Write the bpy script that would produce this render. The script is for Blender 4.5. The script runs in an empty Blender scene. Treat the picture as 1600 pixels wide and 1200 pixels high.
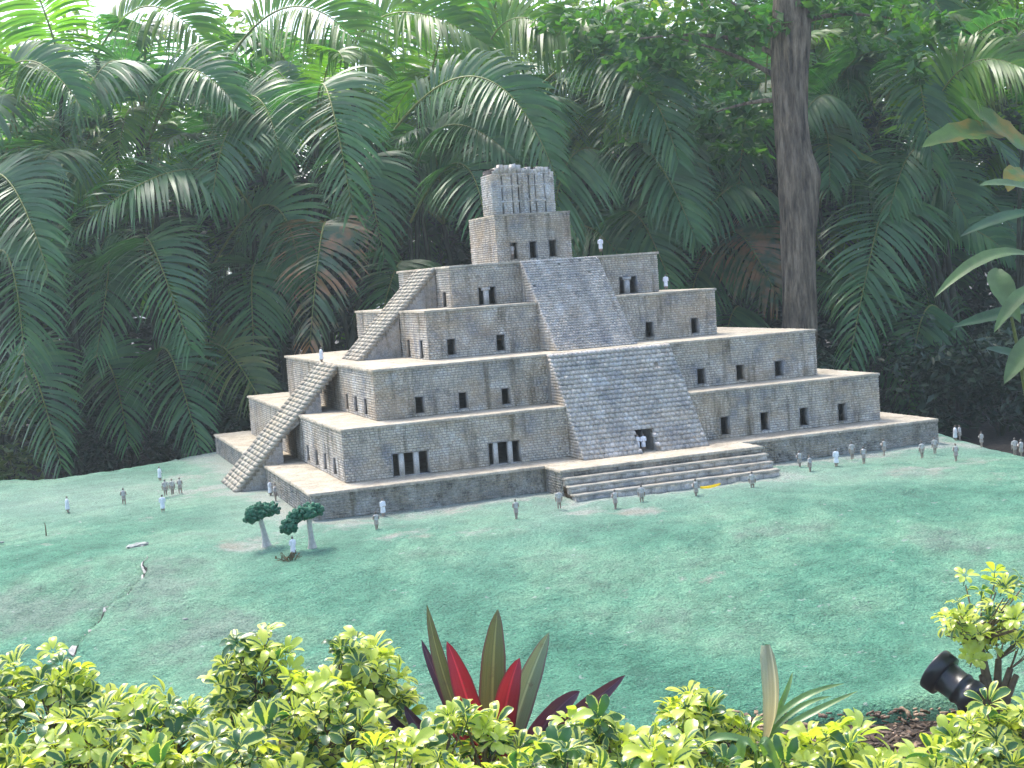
import bpy, bmesh, math, random
import numpy as np
from mathutils import Vector, Matrix, noise as mnoise
R = math.radians
SC = bpy.context.scene
COL = SC.collection

# ------------------------------------------------------------------ camera, sky, sun, exposure
CAMPOS = Vector((-2.883, -7.923, 1.050))
YAW, PITCH, ROLL = R(-19.216), R(4.403), R(4.105)      # looks to the right, a little down, held tilted
cam = bpy.data.objects.new('camera', bpy.data.cameras.new('camera'))
COL.objects.link(cam)
fwd = Vector((-math.sin(YAW)*math.cos(PITCH), math.cos(YAW)*math.cos(PITCH), -math.sin(PITCH)))
rgt = Vector((math.cos(YAW), math.sin(YAW), 0))
upv = rgt.cross(fwd)
r2 = rgt*math.cos(ROLL) - upv*math.sin(ROLL)
u2 = rgt*math.sin(ROLL) + upv*math.cos(ROLL)
M = Matrix(((r2.x, u2.x, -fwd.x, CAMPOS.x), (r2.y, u2.y, -fwd.y, CAMPOS.y), (r2.z, u2.z, -fwd.z, CAMPOS.z), (0, 0, 0, 1)))
cam.matrix_world = M
cam.data.sensor_width = 36
cam.data.lens = 2181.5*36/1600
cam.data.clip_start = 0.05
cam.data.clip_end = 2000
SC.camera = cam

SUN_EL, SUN_AZ = R(58), R(-12)                          # azimuth from +Y towards +X: the sun stands behind the palms
world = bpy.data.worlds.new('World'); SC.world = world; world.use_nodes = True
wn = world.node_tree.nodes; wl = world.node_tree.links
bg = wn['Background']
sky = wn.new('ShaderNodeTexSky'); sky.sky_type = 'NISHITA'; sky.sun_disc = False
sky.sun_elevation = SUN_EL; sky.sun_rotation = SUN_AZ
sky.air_density = 1.0; sky.dust_density = 3.0; sky.ozone_density = 1.0
wl.new(sky.outputs[0], bg.inputs[0]); bg.inputs[1].default_value = 0.15
sd = bpy.data.lights.new('sun', 'SUN'); sd.energy = 1.4; sd.angle = R(14); sd.color = (1.0, .95, .86)
sun = bpy.data.objects.new('sun', sd); COL.objects.link(sun)
sv = Vector((math.sin(SUN_AZ)*math.cos(SUN_EL), math.cos(SUN_AZ)*math.cos(SUN_EL), math.sin(SUN_EL)))
sun.rotation_euler = sv.to_track_quat('Z', 'Y').to_euler()
sun.location = (0, 0, 12)
vs = SC.view_settings; vs.view_transform = 'Standard'; vs.look = 'None'; vs.gamma = 1; vs.use_curve_mapping = False
vs.exposure = 1.75
SC.render.engine = 'CYCLES'
SC.cycles.use_denoising = True; SC.cycles.use_adaptive_sampling = True; SC.cycles.adaptive_threshold = .03
SC.cycles.max_bounces = 6; SC.cycles.diffuse_bounces = 3; SC.cycles.glossy_bounces = 2; SC.cycles.transmission_bounces = 4; SC.cycles.transparent_max_bounces = 8

# ------------------------------------------------------------------ helpers
rng = np.random.default_rng(7)
random.seed(7)

def link(o, parent=None):
    COL.objects.link(o)
    if parent is not None: o.parent = parent
    return o

def mesh(name, V, F, mats, smooth=False, mi=None, uv=None):
    me = bpy.data.meshes.new(name)
    V = np.asarray(V, dtype=np.float32).reshape(-1, 3)
    if isinstance(F, np.ndarray) and F.ndim == 2:
        n, k = F.shape
        me.vertices.add(len(V)); me.vertices.foreach_set('co', V.ravel())
        me.loops.add(n*k); me.loops.foreach_set('vertex_index', F.astype(np.int32).ravel())
        me.polygons.add(n); me.polygons.foreach_set('loop_start', np.arange(0, n*k, k, dtype=np.int32))
        me.update(calc_edges=True)
    else:
        me.from_pydata(V.tolist(), [], [list(map(int, f)) for f in F])
    if not isinstance(mats, (list, tuple)): mats = [mats]
    for m in mats: me.materials.append(m)
    if mi is not None: me.polygons.foreach_set('material_index', np.asarray(mi, dtype=np.int32))
    if smooth: me.polygons.foreach_set('use_smooth', np.ones(len(me.polygons), dtype=bool))
    if uv is not None:
        lay = me.uv_layers.new(name='UVMap')
        idx = np.empty(len(me.loops), dtype=np.int32); me.loops.foreach_get('vertex_index', idx)
        lay.data.foreach_set('uv', np.asarray(uv, dtype=np.float32)[idx].ravel())
    me.validate(); me.update()
    return me

def obj(name, me, parent=None, loc=None):
    o = bpy.data.objects.new(name, me)
    if loc is not None: o.location = loc
    return link(o, parent)

def tag(o, label=None, cat=None, group=None, kind=None):
    if label: o['label'] = label
    if cat: o['category'] = cat
    if group: o['group'] = group
    if kind: o['kind'] = kind
    return o

def empty(name, loc=(0, 0, 0)):
    o = bpy.data.objects.new(name, None); o.location = loc; o.empty_display_size = .05
    return link(o)

class MB:
    """collects quads"""
    def __init__(s): s.V = []; s.F = []; s.n = 0
    def add(s, V, F):
        V = np.asarray(V, float).reshape(-1, 3); F = np.asarray(F, int)
        s.V.append(V); s.F.append(F + s.n); s.n += len(V)
    BF = np.array([[0, 3, 2, 1], [4, 5, 6, 7], [0, 1, 5, 4], [1, 2, 6, 5], [2, 3, 7, 6], [3, 0, 4, 7]])
    def box(s, x0, x1, y0, y1, z0, z1, jit=0.0):
        V = np.array([[x0, y0, z0], [x1, y0, z0], [x1, y1, z0], [x0, y1, z0], [x0, y0, z1], [x1, y0, z1], [x1, y1, z1], [x0, y1, z1]], float)
        if jit: V += rng.uniform(-jit, jit, V.shape)
        s.add(V, s.BF)
    def build(s, name, mat, parent=None, smooth=False, loc=None):
        V = np.concatenate(s.V); F = np.concatenate(s.F)
        return obj(name, mesh(name, V, F, mat, smooth), parent, loc)

def ngon_extrude(poly, axis, c0, c1):
    """poly of 2-D points; axis 'x' -> points are (y, z), axis 'y' -> points are (x, z)"""
    n = len(poly)
    if axis == 'x': V = [(c0, a, b) for a, b in poly] + [(c1, a, b) for a, b in poly]
    else: V = [(a, c0, b) for a, b in poly] + [(a, c1, b) for a, b in poly]
    F = [list(range(n))[::-1], list(range(n, 2*n))] + [[i, (i+1) % n, n+(i+1) % n, n+i] for i in range(n)]
    return V, F

def join_poly(parts):
    V = []; F = []
    for v, f in parts:
        o = len(V); V += list(v); F += [[i+o for i in q] for q in f]
    return V, F

def fix_normals(me):
    bm = bmesh.new(); bm.from_mesh(me); bmesh.ops.recalc_face_normals(bm, faces=bm.faces); bm.to_mesh(me); bm.free()
    return me

def tube(pts, rad, sides=6, cap=True):
    pts = np.asarray(pts, float); n = len(pts)
    rad = np.broadcast_to(np.asarray(rad, float), (n,))
    T = np.gradient(pts, axis=0); T /= np.linalg.norm(T, axis=1)[:, None]+1e-9
    ref = np.array([0, 0, 1.0]) if abs(T[0][2]) < .9 else np.array([1.0, 0, 0])
    A = np.cross(T, ref); A /= np.linalg.norm(A, axis=1)[:, None]+1e-9
    B = np.cross(T, A)
    ang = np.linspace(0, 2*np.pi, sides, endpoint=False)
    V = pts[:, None, :] + rad[:, None, None]*(A[:, None, :]*np.cos(ang)[None, :, None] + B[:, None, :]*np.sin(ang)[None, :, None])
    F = []
    for i in range(n-1):
        for j in range(sides):
            k = (j+1) % sides
            F.append([i*sides+j, i*sides+k, (i+1)*sides+k, (i+1)*sides+j])
    return V.reshape(-1, 3), np.array(F)

def bez(p0, p1, p2, n):
    t = np.linspace(0, 1, n)[:, None]
    p0, p1, p2 = map(lambda a: np.asarray(a, float), (p0, p1, p2))
    return (1-t)**2*p0 + 2*t*(1-t)*p1 + t*t*p2

# ------------------------------------------------------------------ materials
def newmat(name):
    m = bpy.data.materials.new(name); m.use_nodes = True
    nt = m.node_tree; b = nt.nodes['Principled BSDF']
    return m, nt, b
def N(nt, kind, **kw):
    n = nt.nodes.new(kind)
    for k, v in kw.items():
        if k in n.inputs: n.inputs[k].default_value = v
        else: setattr(n, k, v)
    return n
def ramp(nt, stops, interp='LINEAR'):
    r = nt.nodes.new('ShaderNodeValToRGB'); r.color_ramp.interpolation = interp
    e = r.color_ramp.elements
    while len(e) < len(stops): e.new(0.5)
    for el, (p, c) in zip(e, stops):
        el.position = p; el.color = (*c, 1) if len(c) == 3 else c
    return r
def mixc(nt, a, b, f, mode='MIX'):
    n = nt.nodes.new('ShaderNodeMix'); n.data_type = 'RGBA'; n.blend_type = mode; n.clamp_factor = True
    for s, i in ((a, 6), (b, 7), (f, 0)):
        if isinstance(s, bpy.types.NodeSocket): nt.links.new(s, n.inputs[i])
        else: n.inputs[i].default_value = (*s, 1) if i else s
    return n.outputs[2]
def math_(nt, op, a, b=None, clamp=False):
    n = nt.nodes.new('ShaderNodeMath'); n.operation = op; n.use_clamp = clamp
    for i, s in enumerate((a, b)):
        if s is None: continue
        if isinstance(s, bpy.types.NodeSocket): nt.links.new(s, n.inputs[i])
        else: n.inputs[i].default_value = s
    return n.outputs[0]
def coords(nt, scale=(1, 1, 1), kind='Object'):
    tc = nt.nodes.new('ShaderNodeTexCoord'); mp = nt.nodes.new('ShaderNodeMapping')
    mp.inputs['Scale'].default_value = scale
    nt.links.new(tc.outputs[kind], mp.inputs[0]); return mp.outputs[0]
def noisef(nt, vec, scale, detail=4, rough=.55):
    n = nt.nodes.new('ShaderNodeTexNoise'); n.inputs['Scale'].default_value = scale
    n.inputs['Detail'].default_value = detail; n.inputs['Roughness'].default_value = rough
    nt.links.new(vec, n.inputs['Vector']); return n.outputs['Fac']
def bump(nt, b, h, strength, dist):
    n = nt.nodes.new('ShaderNodeBump'); n.inputs['Strength'].default_value = strength; n.inputs['Distance'].default_value = dist
    nt.links.new(h, n.inputs['Height']); nt.links.new(n.outputs[0], b.inputs['Normal'])

def stone_mat(name, cols, rnd=.35, stain=.5, rough=.9, finescale=160, streak=.8, blotch=7.5, ochre=.5, smin=.55):
    m, nt, b = newmat(name); L = nt.links
    v = coords(nt)
    big = noisef(nt, v, blotch, 6, .70)
    r = ramp(nt, [(.34, cols[0]), (.45, cols[1]), (.53, cols[2]), (.64, cols[3])]); L.new(big, r.inputs[0])
    oc = noisef(nt, coords(nt, (1, 1, 1.6)), 3.6, 5, .66); ocr = ramp(nt, [(.47, (0, 0, 0)), (.62, (1, 1, 1))]); L.new(oc, ocr.inputs[0])
    geo = nt.nodes.new('ShaderNodeNewGeometry')
    isl = ramp(nt, [(0, (1-rnd,)*3), (.5, (1, 1, 1)), (1, (1+rnd*.7, 1+rnd*.62, 1+rnd*.5))]); L.new(geo.outputs['Random Per Island'], isl.inputs[0])
    c0 = mixc(nt, r.outputs[0], (.46, .345, .215), math_(nt, 'MULTIPLY', ocr.outputs[0], ochre))
    c1 = mixc(nt, c0, isl.outputs[0], 1.0, 'MULTIPLY')
    # rain streaks: noise pulled out along the vertical, with a shape of its own
    sv_ = coords(nt, (13, 13, 1.6)); st = noisef(nt, sv_, 1.4, 4, .6)
    sr = ramp(nt, [(.53, (0, 0, 0)), (.70, (1, 1, 1))]); L.new(st, sr.inputs[0])
    f1 = math_(nt, 'MULTIPLY', sr.outputs[0], streak)
    c2 = mixc(nt, c1, (.125, .105, .065), f1)
    sp = noisef(nt, v, 17, 6, .7); spr = ramp(nt, [(smin, (0, 0, 0)), (smin+.17, (1, 1, 1))]); L.new(sp, spr.inputs[0])
    f2 = math_(nt, 'MULTIPLY', spr.outputs[0], stain)
    c3 = mixc(nt, c2, (.06, .058, .055), f2)
    fine = noisef(nt, v, finescale, 3, .6); fr_ = ramp(nt, [(.3, (.72, .72, .72)), (.7, (1.2, 1.2, 1.2))]); L.new(fine, fr_.inputs[0])
    c4 = mixc(nt, c3, fr_.outputs[0], 1.0, 'MULTIPLY')
    L.new(c4, b.inputs['Base Color']); b.inputs['Roughness'].default_value = rough
    b.inputs['Specular IOR Level'].default_value = .25
    bump(nt, b, fine, .5, .004)
    return m

def leaf_mat(name, c0, c1, c2=None, rough=.38, trans=.35, tcol=None, spec=.5, nscale=3.0, brown=None):
    m, nt, b = newmat(name); L = nt.links
    geo = nt.nodes.new('ShaderNodeNewGeometry')
    r = ramp(nt, [(0, c0), (.6, c1), (1, c2 or c1)]); L.new(geo.outputs['Random Per Island'], r.inputs[0])
    v = coords(nt); nz = noisef(nt, v, nscale, 3, .6)
    nr = ramp(nt, [(.3, (.7, .7, .7)), (.7, (1.25, 1.25, 1.2))]); L.new(nz, nr.inputs[0])
    c = mixc(nt, r.outputs[0], nr.outputs[0], 1.0, 'MULTIPLY')
    if brown:
        bz = noisef(nt, v, 4.5, 3, .6); br = ramp(nt, [(.44, (0, 0, 0)), (.6, (1, 1, 1))]); L.new(bz, br.inputs[0])
        c = mixc(nt, c, brown, br.outputs[0])
    L.new(c, b.inputs['Base Color']); b.inputs['Roughness'].default_value = rough
    b.inputs['Specular IOR Level'].default_value = spec
    tr = nt.nodes.new('ShaderNodeBsdfTranslucent')
    tc = mixc(nt, c, tcol or (1.5, 1.7, .5), 1.0, 'MULTIPLY'); L.new(tc, tr.inputs[0])
    mx = nt.nodes.new('ShaderNodeMixShader'); mx.inputs[0].default_value = trans
    L.new(b.outputs[0], mx.inputs[1]); L.new(tr.outputs[0], mx.inputs[2])
    out = nt.nodes['Material Output']; L.new(mx.outputs[0], out.inputs[0])
    return m

def plain_mat(name, col, rough=.7, nscale=40, var=.25, bumps=.2, bdist=.003, spec=.3, metal=0):
    m, nt, b = newmat(name); v = coords(nt); nz = noisef(nt, v, nscale, 4, .6)
    r = ramp(nt, [(.3, tuple(c*(1-var) for c in col)), (.7, tuple(min(1, c*(1+var)) for c in col))])
    nt.links.new(nz, r.inputs[0]); nt.links.new(r.outputs[0], b.inputs['Base Color'])
    b.inputs['Roughness'].default_value = rough; b.inputs['Specular IOR Level'].default_value = spec; b.inputs['Metallic'].default_value = metal
    if bumps: bump(nt, b, nz, bumps, bdist)
    return m

MAT = {}
MAT['brick'] = stone_mat('brick_stone', [(.31, .315, .33), (.47, .44, .395), (.57, .51, .425), (.65, .63, .59)], rnd=.15, stain=.35)
MAT['base_brick'] = stone_mat('mossy_base_stone', [(.20, .215, .22), (.28, .275, .25), (.34, .32, .275), (.40, .40, .38)], rnd=.17, stain=.9, smin=.49, ochre=.2)
MAT['stair_brick'] = stone_mat('grey_stair_stone', [(.32, .325, .34), (.43, .42, .40), (.50, .46, .41), (.56, .56, .56)], rnd=.16, stain=.55, streak=.25, ochre=.2)
MAT['mortar'] = stone_mat('wall_mortar', [(.20, .205, .21), (.27, .26, .235), (.30, .285, .26), (.34, .34, .33)], rnd=0, stain=.4)
MAT['plaster'] = stone_mat('grey_render', [(.2, .21, .24), (.29, .29, .29), (.34, .32, .29), (.38, .38, .38)], rnd=.1, stain=.5)
MAT['terrace'] = stone_mat('terrace_concrete', [(.28, .25, .195), (.36, .32, .25), (.41, .365, .285), (.45, .41, .335)], rnd=.05, stain=.62, streak=0, finescale=90, ochre=.15)
MAT['tread'] = stone_mat('pale_tread_stone', [(.24, .24, .22), (.31, .29, .245), (.36, .33, .27), (.40, .37, .32)], rnd=.25, stain=.45, streak=.1, ochre=.2)
MAT['pillar'] = stone_mat('pale_pillar', [(.4, .4, .4), (.5, .49, .46), (.55, .52, .48), (.6, .58, .56)], rnd=.1, stain=.15, streak=.1, ochre=.1)
MAT['comb'] = stone_mat('weathered_comb_stone', [(.36, .37, .39), (.50, .50, .49), (.57, .53, .47), (.66, .66, .66)], rnd=.10, stain=.4, blotch=11)
MAT['dark'] = plain_mat('slot_shade', (.03, .028, .028), .95)  # near black: the shade inside the comb slots put into the colour

# ------------------------------------------------------------------ measured positions (metres)
WIN_F = {1: [(-1.257, -1.072, .133, .237), (-.770, -.598, .133, .237), (-.035, .065, .128, .232), (.512, .570, .138, .237), (.748, .806, .138, .237), (.985, 1.043, .138, .237), (1.222, 1.280, .138, .237)],
         2: [(-1.058, -1.006, .396, .491), (-.829, -.777, .396, .491), (-.600, -.548, .396, .491), (.515, .571, .396, .491), (.752, .808, .396, .491), (.989, 1.046, .396, .491)],
         3: [(-.754, -.701, .648, .745), (-.476, -.423, .648, .745), (.407, .462, .648, .745), (.690, .744, .648, .745)],
         4: [(-.478, -.369, .905, 1.003), (.374, .490, .905, 1.003)]}
WIN_L = {1: [(y, .072, .138, .236) for y in (-.545, -.780, -.990, -1.215)], 2: [(y, .072, .392, .488) for y in (-.552, -.765, -.980)], 3: [(y, .072, .645, .742) for y in (-.41, -.67)], 4: [(-.41, .075, .902, .992)]}
PILLARS = [(1, -1.209, .024, .133, .237, 0), (1, -1.135, .024, .133, .237, 0), (1, -.729, .022, .133, .237, 0), (1, -.653, .022, .133, .237, 0), (4, -.429, .028, .905, 1.003, 1), (4, .427, .030, .905, 1.003, 1)]
CRACK_PTS = [(-2.471, -1.916), (-2.502, -2.188), (-2.565, -2.290), (-2.594, -2.338), (-2.670, -2.385), (-2.715, -2.518), (-2.754, -2.585), (-2.794, -2.691), (-2.817, -2.781)]
BARE_SPOTS = [(-1.97, -0.16, 0.28, 0.62), (-1.80, -1.23, 0.20, 0.50), (-2.00, 0.50, 0.30, 0.50), (-1.59, -1.88, 0.16, 0.62), (-1.42, -2.28, 0.14, 0.50), (-2.06, -1.97, 0.17, 0.60), (-1.73, -1.63, 0.08, 0.70), (-1.12, -2.39, 0.15, 0.45), (-0.66, -2.27, 0.12, 0.62), (-0.44, -2.46, 0.12, 0.60), (0.53, -2.11, 0.14, 0.55), (1.06, -2.38, 0.20, 0.50), (1.41, -2.31, 0.20, 0.45), (1.18, -2.78, 0.15, 0.40), (-2.49, -1.70, 0.03, 1.00), (-2.87, -1.42, 0.06, 0.50), (-0.51, -3.29, 0.12, 0.35), (-0.92, -3.26, 0.10, 0.30), (-2.40, -1.02, 0.09, 0.40)]
FIGURES = [
    ((-0.923, -2.232, -0.001), 'carry', 190, 'small grey-brown figurine standing alone on the green slope right of the dark-stained base wall'),
    ((-0.679, -2.123, -0.000), 'stand', 170, 'small grey figurine standing at the left front corner of the wide front steps'),
    ((-0.489, -2.318, -0.000), 'carry', 190, 'small brown figurine in front of the lowest step, left of a similar pair mate'),
    ((-0.337, -2.264, -0.000), 'stand', 160, 'small grey figurine in front of the steps between the brown figurine and the yellow leaf'),
    ((-0.093, -2.317, -0.000), 'carry', 200, 'small grey-brown figurine standing just left of the yellow leaf'),
    ((0.206, -2.295, -0.000), 'stand', 150, 'small brown figurine at the right front corner of the wide steps'),
    ((0.703, -1.884, -0.000), 'carry', 190, 'small brown figurine by the base wall just right of the steps, nearest to them'),
    ((0.662, -2.046, -0.000), 'stand', 210, 'small brown figurine one step in front of the wall right of the steps'),
    ((0.863, -1.962, -0.000), 'robe', 180, 'small white-robed figurine standing by the base wall under the tier of four windows'),
    ((1.049, -1.818, -0.000), 'stand', 180, 'dark brown figurine close against the base wall, right of the white-robed one'),
    ((1.002, -1.992, -0.000), 'carry', 170, 'grey figurine in front of the dark brown one by the base wall'),
    ((1.235, -1.826, -0.000), 'carry', 200, 'brown figurine leaning close to the base wall, third from its right corner'),
    ((1.309, -2.042, -0.000), 'stand', 180, 'grey-brown figurine in front of the base wall, second from its right corner'),
    ((1.444, -1.963, -0.000), 'stand', 170, 'brown figurine at the right end of the base wall'),
    ((1.905, -1.516, -0.023), 'robe', 60, 'white-robed figurine beyond the right corner of the base wall'),
    ((1.926, -1.527, -0.024), 'stand', 30, 'brown figurine half hidden behind the white-robed one past the right corner'),
    ((1.354, -2.251, -0.000), 'carry', 180, 'grey-brown figurine on the grass below the pair past the right corner'),
    ((1.841, -1.820, -0.023), 'carry', 180, 'grey figurine standing alone on the crest of the slope at right'),
    ((1.772, -2.166, -0.027), 'stand', 170, 'grey figurine at the right edge of the picture, left of its companion'),
    ((1.743, -2.249, -0.025), 'carry', 190, 'brown figurine cut by the right edge of the picture'),
    ((-1.727, -0.654, -0.000), 'robe', 40, 'white-robed figurine by the left base wall beside the stair foot'),
    ((-1.739, -0.879, -0.000), 'stand', 60, 'tan figurine just in front of the white-robed one by the left base wall'),
    ((-1.393, -1.731, -0.000), 'robe', 20, 'white-robed figurine walking along the foot of the front base wall'),
    ((-1.507, -2.064, -0.001), 'carry', 190, 'dark brown figurine standing on the slope in front of the white-robed walker'),
    ((-1.912, -2.273, -0.024), 'robe', 200, 'figurine in white standing between the two miniature trees'),
    ((-2.734, -0.381, -0.000), 'robe', 90, 'white-robed figurine standing alone at far left on the grass'),
    ((-2.448, -0.341, -0.000), 'carry', 170, 'brown figurine alone on the grass right of the lone white-robed one'),
    ((-2.183, 0.517, -0.000), 'robe', 120, 'pale figurine topmost of the group left of the side stair'),
    ((-2.218, -0.181, -0.000), 'stand', 180, 'brown and white figurine in the middle of the group left of the side stair'),
    ((-2.179, -0.163, -0.000), 'stand', 200, 'thin brown figurine between its neighbours in the group left of the side stair'),
    ((-2.136, -0.149, -0.000), 'carry', 150, 'dark figurine at the right end of the group left of the side stair'),
    ((-2.288, -0.763, -0.000), 'robe', 180, 'slim white figurine standing below the group left of the side stair'),
    ((0.302, -0.500, 1.154), 'robe', 160, 'white-robed figurine on the edge of the top terrace right of the tower house'),
    ((0.642, -0.620, 0.912), 'robe', 140, 'white-robed figurine on the right end of the fourth terrace'),
    ((-0.183, -0.345, 1.150), 'carry', 180, 'grey figurine standing in the left doorway of the tower house'),
    ((-0.021, -1.555, 0.135), 'robe', 10, 'white-robed figurine at left in the doorway of the front stair'),
    ((0.009, -1.560, 0.135), 'robe', 350, 'white-robed figurine at right in the doorway of the front stair'),
    ((0.105, -1.291, 0.499), 'robe', 0, 'small white figurine climbing the front stair near its mossy patch'),
    ((0.172, -1.243, 0.569), 'robe', 20, 'topmost small white figurine on the lower front stair'),
    ((0.253, -1.445, 0.274), 'robe', 30, 'white-robed figurine on the right side of the lower front stair'),
    ((-0.115, -1.350, 0.413), 'stand', 0, 'faint pale figurine on the left half of the lower front stair'),
    ((-1.281, -0.073, 0.640), 'robe', 90, 'white-robed figurine at the top of the lower side stair'),
]
TREE_A, TREE_B = (-1.983, -2.049, -0.008), (-1.823, -2.220, -0.015)
CLUMP = (-1.937, -2.347, -0.035)
YLEAF = (0.054, -2.171, -0.001)
TWIG = (-2.854, -1.071, -0.000)
PATCH_STONE = (-2.486, -1.698, -0.000)
WEED = (0.209, -1.235, 0.515)
CHIPS = [(-2.798, -1.098, -0.001), (-2.660, -1.236, -0.000), (-2.894, -2.023, -0.057), (-2.982, -2.116, -0.083), (-3.049, -1.140, -0.000), (-2.401, -2.670, -0.134), (-1.737, -3.434, -0.235)]
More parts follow.
